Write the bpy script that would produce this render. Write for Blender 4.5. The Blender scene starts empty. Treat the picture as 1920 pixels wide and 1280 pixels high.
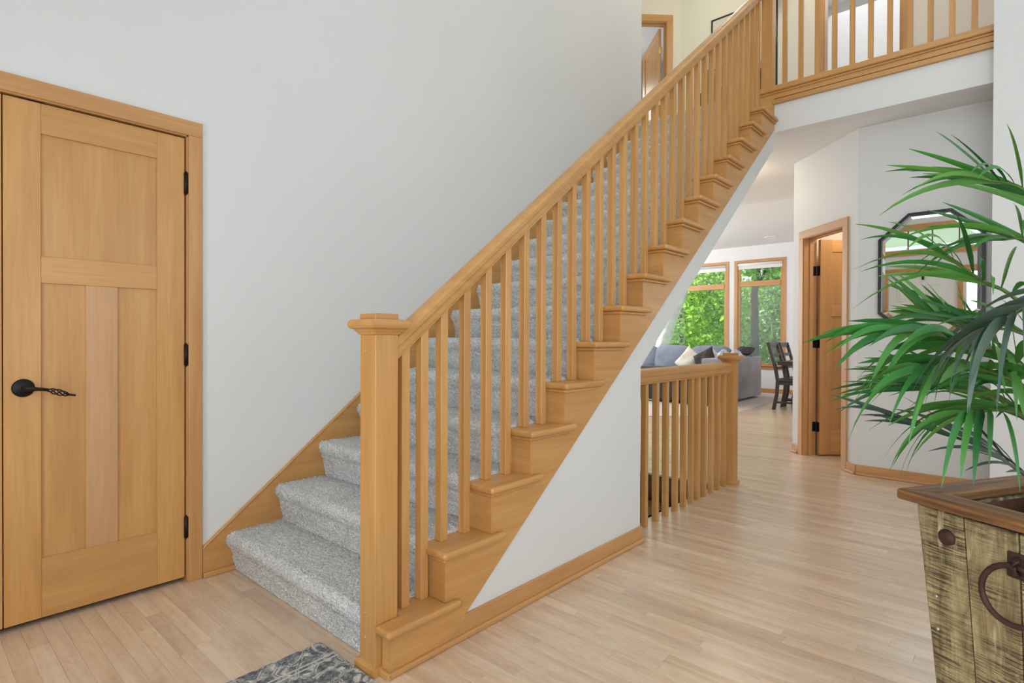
import bpy, bmesh, math, random
import numpy as np
from mathutils import Vector, Matrix

S = bpy.context.scene
C = S.collection
random.seed(7)
PI = math.pi
R2 = math.sqrt(.5)

# ------------------------------------------------------------------ camera
cam = bpy.data.cameras.new('camera')
cam.sensor_width = 36.0
cam.lens = 36.0 * 1050.66 / 1920.0
cam.clip_start = .02
cam.clip_end = 200
co = bpy.data.objects.new('camera', cam)
C.objects.link(co)
yaw, pit, rol = .730716, -.00677, .0036986
fw = Vector((math.cos(yaw) * math.cos(pit), math.sin(yaw) * math.cos(pit), math.sin(pit)))
rt0 = Vector((math.sin(yaw), -math.cos(yaw), 0))
up0 = rt0.cross(fw)
rt = math.cos(rol) * rt0 + math.sin(rol) * up0
up = -math.sin(rol) * rt0 + math.cos(rol) * up0
co.matrix_world = Matrix(((rt.x, up.x, -fw.x, 0), (rt.y, up.y, -fw.y, 0), (rt.z, up.z, -fw.z, 1.10), (0, 0, 0, 1)))
S.camera = co

# ------------------------------------------------------------------ world, sun, lamps, exposure
S.view_settings.view_transform = 'Standard'
S.view_settings.look = 'None'
S.view_settings.exposure = -0.10
S.view_settings.gamma = 1.0
S.view_settings.use_curve_mapping = False
S.cycles.use_denoising = True
S.cycles.max_bounces = 8
S.cycles.diffuse_bounces = 5
S.cycles.transparent_max_bounces = 16
S.cycles.sample_clamp_indirect = 6.0
S.cycles.caustics_reflective = False
S.cycles.caustics_refractive = False
W = bpy.data.worlds.new('world')
S.world = W
W.use_nodes = True
wb = W.node_tree.nodes['Background']
wb.inputs[0].default_value = (.80, .90, 1.0, 1)
wb.inputs[1].default_value = 1.5


def lamp(name, kind, loc, energy, color=(1, 1, 1), size=None, rot=None, radius=None, spot=None):
    l = bpy.data.lights.new(name, kind)
    l.energy = energy
    l.color = color
    if kind == 'AREA':
        l.shape = 'RECTANGLE'
        l.size, l.size_y = size
    if radius is not None and kind != 'AREA':
        l.shadow_soft_size = radius
    if spot:
        l.spot_size, l.spot_blend = spot
    o = bpy.data.objects.new(name, l)
    C.objects.link(o)
    o.location = loc
    if rot:
        o.rotation_euler = rot
    return o


sun = lamp('sun', 'SUN', (20, 20, 20), 11.0, (1, .95, .86))
sun.data.angle = .02
sun.rotation_euler = (math.radians(-42), math.radians(-8), 0)
HALF = PI / 2
COOL = (.86, .94, 1)
# area light at an assumed, unseen window high over the entry door
lamp('high_front_light', 'AREA', (-.62, .6, 4.25), 22, COOL, (2.6, 1.5), (0, -HALF + .35, 0))
# soft fill added under the foyer ceiling, no fixture there
lamp('foyer_top_fill', 'AREA', (2.3, -.4, 5.5), 29, (.90, .96, 1), (3.4, 3.0), (0, 0, 0))
# right sidelight daylight, then three unseen fill lights added to brighten the foyer
lamp('daylight_sidelight_right', 'AREA', (-.69, .46, 1.2), 10, COOL, (1.9, .18), (0, -HALF, 0))
lamp('entry_left_fill', 'AREA', (-.69, 1.87, 1.2), 14, COOL, (1.9, .22), (0, -HALF, 0))
lamp('entry_fill', 'AREA', (-.6, -1.0, 1.5), 76, COOL, (1.9, 2.2), (0, -HALF, 0))
lamp('foyer_side_fill', 'AREA', (2.2, -2.12, 1.7), 18, COOL, (3.0, 2.2), (HALF, 0, 0))
# living and dining room: unseen fill lights added to brighten walls, ceiling and floor
lamp('living_left_fill', 'AREA', (8.4, 8.3, 1.7), 120, (.92, .97, 1), (5.5, 2.4), (-HALF, 0, 0))
lamp('living_up_fill', 'AREA', (8.2, 6.6, 1.45), 150, (.97, .98, 1), (1.6, 1.6), (PI, 0, 0))
lamp('living_far_fill', 'AREA', (11.74, 7.7, 1.6), 95, (.95, .98, 1), (2.0, 1.1), (0, HALF, 0))
lamp('dining_fill', 'AREA', (9.0, -2.9, 1.6), 150, (.94, .97, 1), (3.0, 2.2), (HALF, 0, 0))
# semi-flush lamp in the hall ceiling behind the stair
lamp('hall_lamp', 'POINT', (5.75, 2.2, 2.60), 7, (1, .86, .64), radius=.05)
# upper floor lamps
lamp('upper_hall_lamp', 'POINT', (5.7, 1.2, 5.3), 22, (1, .90, .74), radius=.15)
lamp('upper_floor_lamp', 'POINT', (6.0, 2.4, 5.3), 9, (1, .92, .80), radius=.12)
lamp('upper_right_room', 'AREA', (7.6, .9, 5.5), 22, (.96, .98, 1), (2.0, 2.0), (0, 0, 0))
lamp('upper_left_room', 'AREA', (7.6, 5.2, 4.6), 20, (.95, .97, 1), (1.2, 1.2), (HALF, 0, math.radians(140)))
lamp('powder_room_lamp', 'POINT', (5.80, .85, 2.3), 14, (1, .88, .70), radius=.08)
lamp('stairwell_lamp', 'POINT', (1.7, 2.2, -.7), 12, (1, .85, .65), radius=.04)


# ------------------------------------------------------------------ materials
def rgb(r, g, b):
    f = lambda c: (c / 255 / 12.92) if c / 255 <= .04045 else ((c / 255 + .055) / 1.055) ** 2.4
    return (f(r), f(g), f(b), 1)


class NT:
    def __init__(s, name):
        s.m = bpy.data.materials.new(name)
        s.m.use_nodes = True
        s.t = s.m.node_tree
        s.b = s.t.nodes['Principled BSDF']
        s.out = s.t.nodes['Material Output']

    def n(s, typ, **kw):
        nd = s.t.nodes.new(typ)
        for k, v in kw.items():
            if k.startswith('i_'):
                nd.inputs[k[2:].replace('_', ' ')].default_value = v
            else:
                setattr(nd, k, v)
        return nd

    def l(s, a, b):
        s.t.links.new(a, b)

    def ramp(s, fac, stops):
        r = s.n('ShaderNodeValToRGB')
        e = r.color_ramp.elements
        while len(e) < len(stops):
            e.new(.5)
        for i, (p, c) in enumerate(stops):
            e[i].position = p
            e[i].color = c
        s.l(fac, r.inputs[0])
        return r.outputs[0]

    def bump(s, h, strength, dist=.01):
        b = s.n('ShaderNodeBump')
        b.inputs['Strength'].default_value = strength
        b.inputs['Distance'].default_value = dist
        s.l(h, b.inputs['Height'])
        s.l(b.outputs[0], s.b.inputs['Normal'])

    def coords(s, scale, rand=37.0, world=False):
        if world:
            src = s.n('ShaderNodeNewGeometry').outputs['Position']
        else:
            src = s.n('ShaderNodeTexCoord').outputs['Object']
        oi = s.n('ShaderNodeObjectInfo')
        mu = s.n('ShaderNodeMath', operation='MULTIPLY')
        mu.inputs[1].default_value = rand
        s.l(oi.outputs['Random'], mu.inputs[0])
        cb = s.n('ShaderNodeCombineXYZ')
        for i in range(3):
            s.l(mu.outputs[0], cb.inputs[i])
        ad = s.n('ShaderNodeVectorMath', operation='ADD')
        s.l(src, ad.inputs[0])
        s.l(cb.outputs[0], ad.inputs[1])
        ml = s.n('ShaderNodeVectorMath', operation='MULTIPLY')
        s.l(ad.outputs[0], ml.inputs[0])
        ml.inputs[1].default_value = scale
        return ml.outputs[0]

    def noise(s, vec, scale, detail=4, rough=.55, dist=0.0):
        nn = s.n('ShaderNodeTexNoise')
        nn.inputs['Scale'].default_value = scale
        nn.inputs['Detail'].default_value = detail
        nn.inputs['Roughness'].default_value = rough
        nn.inputs['Distortion'].default_value = dist
        if vec is not None:
            s.l(vec, nn.inputs['Vector'])
        return nn.outputs['Fac']

    def mixc(s, fac, a, b, typ='MIX'):
        mx = s.n('ShaderNodeMix', data_type='RGBA', blend_type=typ)
        for sock, v in ((mx.inputs[0], fac), (mx.inputs[6], a), (mx.inputs[7], b)):
            if isinstance(v, (int, float, tuple)):
                sock.default_value = v
            else:
                s.l(v, sock)
        return mx.outputs[2]

    def objtone(s, col, amt, attr=False):
        """small value shift from one board to the next"""
        oi = s.n('ShaderNodeObjectInfo').outputs['Random']
        if attr:
            at = s.n('ShaderNodeAttribute', attribute_name='tone')
            ad = s.n('ShaderNodeMath', operation='ADD')
            s.l(oi, ad.inputs[0])
            s.l(at.outputs['Fac'], ad.inputs[1])
            fr = s.n('ShaderNodeMath', operation='FRACT')
            s.l(ad.outputs[0], fr.inputs[0])
            oi = fr.outputs[0]
        mr = s.n('ShaderNodeMapRange')
        mr.inputs[3].default_value = 1 - amt
        mr.inputs[4].default_value = 1 + amt
        s.l(oi, mr.inputs[0])
        hs = s.n('ShaderNodeHueSaturation')
        s.l(mr.outputs[0], hs.inputs['Value'])
        s.l(col, hs.inputs['Color'])
        return hs.outputs[0]


def wood(name, axis, c0, c1, c2, rough=.38, tone=.05, attr=False, coat=.15, gs=1.0, blotch=False):
    t = NT(name)
    sc = [16.0 * gs] * 3
    sc['xyz'.index(axis)] = 1.1 * gs
    v = t.coords(tuple(sc))
    a = t.noise(v, 1.0, 5, .6, .6)
    v2 = t.coords(tuple(x * (7 if x > 3 else 5) for x in sc))
    b = t.noise(v2, 1.0, 3, .6)
    col = t.ramp(a, [(.30, c0), (.52, c1), (.75, c2)])
    fine = t.ramp(b, [(.3, (.86, .86, .86, 1)), (.62, (1.05, 1.05, 1.05, 1))])
    col = t.mixc(.55, col, fine, 'MULTIPLY')
    big = t.noise(t.coords((1.3, 1.3, 1.3)), 1.0, 2)
    col = t.mixc(.5, col, t.ramp(big, [(.3, (.93, .91, .88, 1)), (.7, (1.06, 1.05, 1.04, 1))]), 'MULTIPLY')
    if blotch:      # cloudy curly figure and a few mineral streaks
        f1 = t.noise(t.coords((26, 9, 9)), 1.0, 4, .65, 1.5)
        col = t.mixc(.8, col, t.ramp(f1, [(.30, (.86, .83, .80, 1)), (.5, (1, 1, 1, 1)), (.72, (1.06, 1.06, 1.07, 1))]), 'MULTIPLY')
        f2 = t.noise(t.coords((46, 5, 5)), 1.0, 2, .5)
        col = t.mixc(t.ramp(f2, [(.76, (0, 0, 0, 1)), (.80, (.5, .5, .5, 1))]), col, rgb(150, 108, 76))
    col = t.objtone(col, tone, attr)
    t.l(col, t.b.inputs['Base Color'])
    t.b.inputs['Roughness'].default_value = rough
    t.b.inputs['Coat Weight'].default_value = coat
    t.b.inputs['Coat Roughness'].default_value = .25
    t.bump(b, .04, .002)
    return t.m


M = {}
MAP = (rgb(187, 135, 76), rgb(197, 146, 85), rgb(206, 158, 98))
for ax in 'xyz':
    M['maple_' + ax] = wood('maple_' + ax, ax, *MAP)
    M['trim_' + ax] = wood('trim_maple_' + ax, ax, rgb(188, 136, 82), rgb(197, 146, 91), rgb(206, 158, 104), tone=.03)
M['maple_pink'] = wood('maple_mullion', 'z', rgb(190, 144, 98), rgb(200, 154, 108), rgb(208, 164, 119), gs=.8)
M['floor'] = wood('maple_floor', 'y', rgb(193, 164, 136), rgb(213, 188, 161), rgb(224, 203, 179), rough=.28, tone=.075, attr=True, coat=.3, gs=.7, blotch=True)
M['dark_edge'] = wood('dark_stained_wood', 'y', rgb(70, 48, 34), rgb(88, 60, 42), rgb(104, 74, 52), rough=.5)
M['darkwood'] = wood('dark_dining_wood', 'z', rgb(34, 28, 26), rgb(44, 36, 33), rgb(56, 46, 42), rough=.35)
M['rustic_rim'] = wood('rustic_rim', 'x', rgb(72, 44, 20), rgb(128, 88, 48), rgb(170, 128, 82), rough=.55, coat=0, gs=2.6, tone=.10)
M['rustic_rim_y'] = wood('rustic_rim_y', 'y', rgb(72, 44, 20), rgb(128, 88, 48), rgb(170, 128, 82), rough=.55, coat=0, gs=2.6, tone=.10)


def plain(name, col, rough=.5, metal=0.0, bump=None, coat=0.0, var=None):
    t = NT(name)
    t.b.inputs['Base Color'].default_value = col
    t.b.inputs['Roughness'].default_value = rough
    t.b.inputs['Metallic'].default_value = metal
    t.b.inputs['Coat Weight'].default_value = coat
    if var:
        f = t.noise(t.coords((1, 1, 1)), var[0], 4)
        k0 = tuple(c * (1 - var[1]) for c in col[:3]) + (1,)
        k1 = tuple(min(1, c * (1 + var[1])) for c in col[:3]) + (1,)
        t.l(t.ramp(f, [(.3, k0), (.7, k1)]), t.b.inputs['Base Color'])
    if bump:
        t.bump(t.noise(t.coords((1, 1, 1)), bump[0], 4), bump[1], bump[2] if len(bump) > 2 else .002)
    return t.m


M['wall'] = plain('wall_paint', rgb(219, 219, 218), .55, bump=(160, .10), var=(1.2, .012))
M['wall_warm'] = plain('warm_wall_paint', rgb(230, 220, 205), .6, bump=(160, .10))
M['wall_white'] = plain('white_wall_paint', rgb(228, 228, 228), .6, bump=(160, .08))
M['wall_pink'] = plain('powder_room_paint', rgb(226, 208, 196), .6)
M['ceiling'] = plain('ceiling_texture', rgb(226, 225, 223), .8, bump=(60, .5, .006))
M['black_metal'] = plain('black_metal', rgb(30, 27, 26), .42, .6, bump=(90, .12))
M['black_frame'] = plain('black_frame', rgb(26, 26, 28), .3, .2)
M['brass'] = plain('brass', rgb(190, 150, 90), .35, .8)
M['chrome'] = plain('strike_metal', rgb(190, 185, 175), .3, .9)
M['rust'] = plain('rusted_iron', rgb(70, 48, 40), .7, .45, bump=(70, .5), var=(40, .35))
M['white_paint'] = plain('white_door_paint', rgb(232, 230, 226), .4)
M['shade'] = plain('roller_shade', rgb(225, 224, 220), .8)
M['sofa'] = plain('blue_grey_fabric', rgb(124, 131, 144), .85, bump=(220, .25), var=(5, .18))
M['sofa_light'] = plain('light_grey_fabric', rgb(150, 149, 155), .85, bump=(220, .25), var=(6, .12))
M['sofa_dark'] = plain('charcoal_shaded_fabric', rgb(52, 49, 50), .8, bump=(220, .2), var=(6, .15))  # backlit shade on the sofa is put into this dark tone
M['pillow_white'] = plain('cream_pillow_cloth', rgb(222, 214, 200), .9, bump=(150, .3), var=(9, .08))
M['pillow_dark'] = plain('dark_brown_pillow_cloth', rgb(58, 50, 46), .9, bump=(150, .3), var=(9, .3))
M['blanket'] = plain('grey_white_blanket', rgb(196, 196, 204), .95, bump=(120, .4), var=(12, .35))
M['leather'] = plain('black_seat_leather', rgb(50, 50, 54), .32)
M['soil'] = plain('dark_soil', rgb(38, 28, 22), .95, bump=(50, .8, .01))
M['bark_dark'] = plain('dark_bark', rgb(86, 80, 76), .95, bump=(18, .8, .03), var=(8, .3))
M['bark_pale'] = plain('pale_bark', rgb(190, 187, 183), .95, bump=(18, .6, .03), var=(8, .18))
M['grass'] = plain('lawn_green', rgb(120, 150, 70), .95, var=(3, .3))
M['carpet_living'] = plain('living_carpet', rgb(200, 190, 182), .95, bump=(300, .4), var=(90, .08))
M['carpet_basement'] = plain('basement_carpet', rgb(140, 118, 86), .95, bump=(300, .5), var=(60, .2))
M['flower'] = plain('white_flower', rgb(240, 238, 230), .8)
M['picture'] = plain('picture_mat', rgb(214, 204, 190), .7, var=(6, .1))
M['stem'] = plain('palm_stem', rgb(78, 104, 44), .5, var=(8, .25))
M['porch'] = plain('porch_paint', rgb(206, 216, 218), .7)
M['ring_light'] = plain('white_plastic', rgb(225, 225, 222), .5)


def mk_carpet():
    t = NT('grey_plush_carpet')
    v = t.coords((1, 1, 1), 3.0)
    a = t.noise(v, 230, 3, .7)
    b = t.noise(v, 75, 3, .6)
    c = t.noise(v, 7, 2, .5)
    col = t.ramp(a, [(.30, rgb(126, 129, 131)), (.46, rgb(206, 207, 205)), (.64, rgb(243, 242, 240))])
    col = t.mixc(.7, col, t.ramp(b, [(.32, (.80, .81, .82, 1)), (.68, (1.12, 1.11, 1.10, 1))]), 'MULTIPLY')
    col = t.mixc(.6, col, t.ramp(c, [(.35, (.88, .89, .9, 1)), (.65, (1.07, 1.06, 1.05, 1))]), 'MULTIPLY')
    t.l(col, t.b.inputs['Base Color'])
    t.b.inputs['Roughness'].default_value = 1.0
    t.b.inputs['Specular IOR Level'].default_value = .1
    t.bump(a, .7, .005)
    return t.m


def mk_rug():
    t = NT('distressed_rug')
    pos = t.n('ShaderNodeNewGeometry').outputs['Position']
    sp = t.n('ShaderNodeSeparateXYZ')
    t.l(pos, sp.inputs[0])
    v = t.coords((1, 1, 1), 0, True)
    vw = t.noise(v, 9, 3, .5)
    warp = t.n('ShaderNodeVectorMath', operation='MULTIPLY_ADD')
    cb = t.n('ShaderNodeCombineXYZ')
    for i in range(3):
        t.l(vw, cb.inputs[i])
    t.l(cb.outputs[0], warp.inputs[0])
    warp.inputs[1].default_value = (.12, .12, 0)
    t.l(v, warp.inputs[2])
    vo = t.n('ShaderNodeTexVoronoi', feature='DISTANCE_TO_EDGE')
    vo.inputs['Scale'].default_value = 14
    t.l(warp.outputs[0], vo.inputs['Vector'])
    vo2 = t.n('ShaderNodeTexVoronoi')
    vo2.inputs['Scale'].default_value = 20
    t.l(warp.outputs[0], vo2.inputs['Vector'])
    orn = t.ramp(vo.outputs['Distance'], [(.0, (0, 0, 0, 1)), (.05, (1, 1, 1, 1)), (.09, (.1, .1, .1, 1)), (.2, (0, 0, 0, 1))])
    fl = t.ramp(vo2.outputs['Distance'], [(.24, (1, 1, 1, 1)), (.34, (0, 0, 0, 1))])
    both = t.mixc(1.0, orn, fl, 'LIGHTEN')
    wear = t.noise(v, 26, 5, .75)
    wearm = t.ramp(wear, [(.42, (.05, .05, .05, 1)), (.54, (1, 1, 1, 1))])
    fac = t.mixc(1.0, both, wearm, 'MULTIPLY')
    base = t.ramp(t.noise(v, 60, 4, .8), [(.34, rgb(62, 64, 72)), (.5, rgb(98, 101, 108)), (.64, rgb(158, 159, 160))])
    col = t.mixc(fac, base, rgb(214, 210, 198))
    # two woven border lines parallel to the long edge
    for y in (1.745, 1.725):
        d = t.n('ShaderNodeMath', operation='SUBTRACT')
        t.l(sp.outputs[1], d.inputs[0])
        d.inputs[1].default_value = y
        ab = t.n('ShaderNodeMath', operation='ABSOLUTE')
        t.l(d.outputs[0], ab.inputs[0])
        lt = t.n('ShaderNodeMath', operation='LESS_THAN')
        t.l(ab.outputs[0], lt.inputs[0])
        lt.inputs[1].default_value = .004
        col = t.mixc(lt.outputs[0], col, rgb(196, 192, 182))
    sp_ = t.noise(v, 420, 2, .6)
    col = t.mixc(.5, col, t.ramp(sp_, [(.35, (.7, .7, .7, 1)), (.65, (1.15, 1.15, 1.15, 1))]), 'MULTIPLY')
    t.l(col, t.b.inputs['Base Color'])
    t.b.inputs['Roughness'].default_value = .95
    t.bump(sp_, .5, .003)
    return t.m


def mk_rustic():
    t = NT('distressed_plank')
    v = t.coords((1, 1, 1), 11.0)
    grain = t.noise(t.coords((34, 34, 3), 11.0), 1.0, 6, .7, .8)
    saw = t.noise(t.coords((6, 6, 190), 11.0), 1.0, 4, .75, 1.6)
    patch = t.noise(v, 9, 5, .65)
    col = t.ramp(grain, [(.30, rgb(92, 76, 48)), (.48, rgb(150, 132, 92)), (.66, rgb(186, 170, 128))])
    dark = t.ramp(saw, [(.46, (0, 0, 0, 1)), (.54, (1, 1, 1, 1))])
    pm = t.ramp(patch, [(.36, (.05, .05, .05, 1)), (.58, (.95, .95, .95, 1))])
    fac = t.mixc(1.0, dark, pm, 'MULTIPLY')
    col = t.mixc(fac, col, rgb(58, 44, 28))
    lite = t.ramp(t.noise(t.coords((26, 26, 4), 23.0), 1.0, 4, .6), [(.60, (0, 0, 0, 1)), (.70, (.8, .8, .8, 1))])
    col = t.mixc(lite, col, rgb(196, 186, 150))
    t.l(col, t.b.inputs['Base Color'])
    t.b.inputs['Roughness'].default_value = .75
    h = t.mixc(.6, grain, saw, 'MULTIPLY')
    t.bump(h, .8, .006)
    return t.m


def mk_leaf(name, c0, c1, c2, trans=.25, island=False, rough=.4):
    t = NT(name)
    g = t.n('ShaderNodeNewGeometry') if island else t.n('ShaderNodeObjectInfo')
    r = g.outputs['Random Per Island'] if island else g.outputs['Random']
    col = t.ramp(r, [(0, c0), (.5, c1), (1, c2)])
    if not island:
        nz_ = t.noise(t.coords((3, 60, 3)), 1.0, 3)
        col = t.mixc(.6, col, t.ramp(nz_, [(.3, (.75, .78, .7, 1)), (.7, (1.15, 1.12, 1.1, 1))]), 'MULTIPLY')
    t.l(col, t.b.inputs['Base Color'])
    t.b.inputs['Roughness'].default_value = rough
    tr = t.n('ShaderNodeBsdfTranslucent')
    t.l(col, tr.inputs[0])
    mx = t.n('ShaderNodeMixShader')
    mx.inputs[0].default_value = trans
    t.l(t.b.outputs[0], mx.inputs[1])
    t.l(tr.outputs[0], mx.inputs[2])
    t.l(mx.outputs[0], t.out.inputs[0])
    return t.m


def mk_glass(name, haze=0.0, hcol=(.6, .66, .66, 1)):
    t = NT(name)
    t.t.nodes.remove(t.b)
    tr = t.n('ShaderNodeBsdfTransparent')
    tr.inputs[0].default_value = (.96, .98, .97, 1)
    gl = t.n('ShaderNodeBsdfGlossy')
    gl.inputs['Roughness'].default_value = .02
    fr = t.n('ShaderNodeFresnel')
    fr.inputs[0].default_value = 1.35
    mx = t.n('ShaderNodeMixShader')
    t.l(fr.outputs[0], mx.inputs[0])
    t.l(tr.outputs[0], mx.inputs[1])
    t.l(gl.outputs[0], mx.inputs[2])
    last = mx.outputs[0]
    if haze:
        df = t.n('ShaderNodeBsdfDiffuse')
        df.inputs[0].default_value = hcol
        m2 = t.n('ShaderNodeMixShader')
        m2.inputs[0].default_value = haze
        t.l(last, m2.inputs[1])
        t.l(df.outputs[0], m2.inputs[2])
        last = m2.outputs[0]
    t.l(last, t.out.inputs[0])
    return t.m


M['carpet'] = mk_carpet()
M['rug'] = mk_rug()
M['rustic'] = mk_rustic()
M['palm'] = mk_leaf('palm_leaf', rgb(34, 92, 44), rgb(54, 122, 50), rgb(92, 140, 58), .2)
M['palm_dark'] = mk_leaf('palm_leaf_dark', rgb(40, 66, 52), rgb(48, 76, 58), rgb(66, 78, 66), .1)  # darker, greyer leaf tone for two of the fronds
M['tree_bright'] = mk_leaf('bright_tree_leaves', rgb(120, 168, 44), rgb(160, 204, 70), rgb(200, 226, 116), .5, True, .6)
M['tree_mid'] = mk_leaf('mid_tree_leaves', rgb(92, 144, 62), rgb(128, 176, 80), rgb(168, 204, 112), .45, True, .6)
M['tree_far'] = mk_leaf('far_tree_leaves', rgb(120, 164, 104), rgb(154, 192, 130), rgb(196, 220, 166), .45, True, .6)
M['glass'] = mk_glass('window_glass')
M['screened'] = mk_glass('screened_glass', .12)
M['mirror'] = plain('mirror_silver', (.90, .92, .91, 1), .01, 1.0)


# ------------------------------------------------------------------ mesh helpers
class MB:
    def __init__(s):
        s.v = []
        s.f = []

    def add(s, vs, fs):
        k = len(s.v)
        s.v += [tuple(p) for p in vs]
        s.f += [tuple(i + k for i in f) for f in fs]
        return s

    def box(s, x0, x1, y0, y1, z0, z1):
        return s.add([(x0, y0, z0), (x1, y0, z0), (x1, y1, z0), (x0, y1, z0), (x0, y0, z1), (x1, y0, z1), (x1, y1, z1), (x0, y1, z1)],
                     [(0, 3, 2, 1), (4, 5, 6, 7), (0, 1, 5, 4), (1, 2, 6, 5), (2, 3, 7, 6), (3, 0, 4, 7)])

    def prism(s, poly, axis, a, b):
        n = len(poly)
        mk = {'y': lambda p, t: (p[0], t, p[1]), 'x': lambda p, t: (t, p[0], p[1]), 'z': lambda p, t: (p[0], p[1], t)}[axis]
        vs = [mk(p, a) for p in poly] + [mk(p, b) for p in poly]
        fs = [tuple(range(n)), tuple(range(2 * n - 1, n - 1, -1))]
        fs += [(i, (i + 1) % n, n + (i + 1) % n, n + i) for i in range(n)]
        return s.add(vs, fs)

    def tube(s, path, r, n=8):
        path = [Vector(p) for p in path]
        rs = r if isinstance(r, (list, tuple)) else [r] * len(path)
        vs = []
        for i, p in enumerate(path):
            t = (path[min(i + 1, len(path) - 1)] - path[max(i - 1, 0)]).normalized()
            a = t.cross(Vector((0, 0, 1)))
            if a.length < .05:
                a = t.cross(Vector((1, 0, 0)))
            a.normalize()
            b = t.cross(a)
            for k in range(n):
                th = 2 * PI * k / n
                vs.append(p + rs[i] * (math.cos(th) * a + math.sin(th) * b))
        fs = []
        for i in range(len(path) - 1):
            for k in range(n):
                fs.append((i * n + k, i * n + (k + 1) % n, (i + 1) * n + (k + 1) % n, (i + 1) * n + k))
        fs.append(tuple(range(n)))
        fs.append(tuple((len(path) - 1) * n + k for k in range(n - 1, -1, -1)))
        return s.add(vs, fs)

    def lathe(s, prof, c, axis='z', n=20):
        """prof: (radius, offset along axis)"""
        vs = []
        for r, h in prof:
            for k in range(n):
                th = 2 * PI * k / n
                a, b = r * math.cos(th), r * math.sin(th)
                p = {'z': (a, b, h), 'y': (a, h, b), 'x': (h, a, b)}[axis]
                vs.append((c[0] + p[0], c[1] + p[1], c[2] + p[2]))
        fs = []
        for i in range(len(prof) - 1):
            for k in range(n):
                fs.append((i * n + k, i * n + (k + 1) % n, (i + 1) * n + (k + 1) % n, (i + 1) * n + k))
        fs.append(tuple(range(n)))
        fs.append(tuple((len(prof) - 1) * n + k for k in range(n)))
        return s.add(vs, fs)

    def squares(s, prof, c):
        """stack of square sections: (half size, z)"""
        vs = []
        for h, z in prof:
            vs += [(c[0] - h, c[1] - h, z), (c[0] + h, c[1] - h, z), (c[0] + h, c[1] + h, z), (c[0] - h, c[1] + h, z)]
        n = len(prof)
        fs = [(0, 3, 2, 1), tuple(4 * (n - 1) + k for k in range(4))]
        for i in range(n - 1):
            for k in range(4):
                fs.append((4 * i + k, 4 * i + (k + 1) % 4, 4 * i + 4 + (k + 1) % 4, 4 * i + 4 + k))
        return s.add(vs, fs)

    def ball(s, c, rx, ry, rz, n=14, m=9, p=1.0):
        prof = []
        vs = []
        for i in range(m + 1):
            ph = -PI / 2 + PI * i / m
            for k in range(n):
                th = 2 * PI * k / n
                f = lambda t: math.copysign(abs(t) ** p, t)
                vs.append((c[0] + rx * f(math.cos(ph)) * f(math.cos(th)), c[1] + ry * f(math.cos(ph)) * f(math.sin(th)), c[2] + rz * f(math.sin(ph))))
        fs = []
        for i in range(m):
            for k in range(n):
                fs.append((i * n + k, i * n + (k + 1) % n, (i + 1) * n + (k + 1) % n, (i + 1) * n + k))
        return s.add(vs, fs)


OFF = {}


def mesh_of(name, mb, mat, off=(0, 0, 0), bevel=0, seg=1, smooth=False, angle=None):
    bm = bmesh.new()
    o = Vector(off)
    vs = [bm.verts.new(Vector(p) - o) for p in mb.v]
    for f in mb.f:
        try:
            bm.faces.new([vs[i] for i in f])
        except ValueError:
            pass
    bmesh.ops.recalc_face_normals(bm, faces=bm.faces)
    if bevel:
        es = [e for e in bm.edges if len(e.link_faces) == 2 and e.calc_face_angle(0) > .3]
        bmesh.ops.bevel(bm, geom=es, offset=bevel, segments=seg, profile=.5, affect='EDGES', clamp_overlap=True)
    me = bpy.data.meshes.new(name)
    bm.to_mesh(me)
    bm.free()
    if mat is not None:
        me.materials.append(mat if not isinstance(mat, str) else M[mat])
    if smooth:
        me.polygons.foreach_set('use_smooth', [True] * len(me.polygons))
    return me


def obj(name, mb, mat, parent=None, bevel=0, seg=1, smooth=False, loc=None, rotz=0, kind=None, label=None):
    if parent is not None:
        off = OFF.get(parent.name, Vector((0, 0, 0)))
        if isinstance(mb, MB):
            me = mesh_of(name, mb, mat, off if loc is None else (0, 0, 0), bevel, seg, smooth)
        else:
            me = mb
        o = bpy.data.objects.new(name, me)
        C.objects.link(o)
        o.parent = parent
        if loc is not None:
            o.location = Vector(loc) - off
        OFF[o.name] = off if loc is None else Vector(loc)
    else:
        org = Vector((0, 0, 0))
        if isinstance(mb, MB):
            if loc is None:
                a = np.array(mb.v)
                org = Vector(((a[:, 0].min() + a[:, 0].max()) / 2, (a[:, 1].min() + a[:, 1].max()) / 2, a[:, 2].min()))
            me = mesh_of(name, mb, mat, org, bevel, seg, smooth)
        else:
            me = mb
        o = bpy.data.objects.new(name, me)
        C.objects.link(o)
        o.location = org if loc is None else loc
        OFF[o.name] = org if loc is None else Vector((0, 0, 0))
    if rotz:
        o.rotation_euler.z = rotz
    if kind:
        o['kind'] = kind
    if label:
        o['label'] = label
    return o


def tag(o, label, cat, group=None, kind=None):
    o['label'] = label
    o['category'] = cat
    if group:
        o['group'] = group
    if kind:
        o['kind'] = kind
    return o


def thing(name, label, cat, loc=(0, 0, 0), rotz=0, group=None, kind=None, local=False):
    o = bpy.data.objects.new(name, None)
    o.empty_display_size = .05
    C.objects.link(o)
    o.location = loc
    o.rotation_euler.z = rotz
    OFF[o.name] = Vector((0, 0, 0)) if (local or rotz) else Vector(loc)
    return tag(o, label, cat, group, kind)


def struct(name, mb, mat, label, cat, parent=None, **kw):
    o = obj(name, mb, mat, parent, **kw)
    if parent is None:
        tag(o, label, cat, None, 'structure')
    return o


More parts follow.
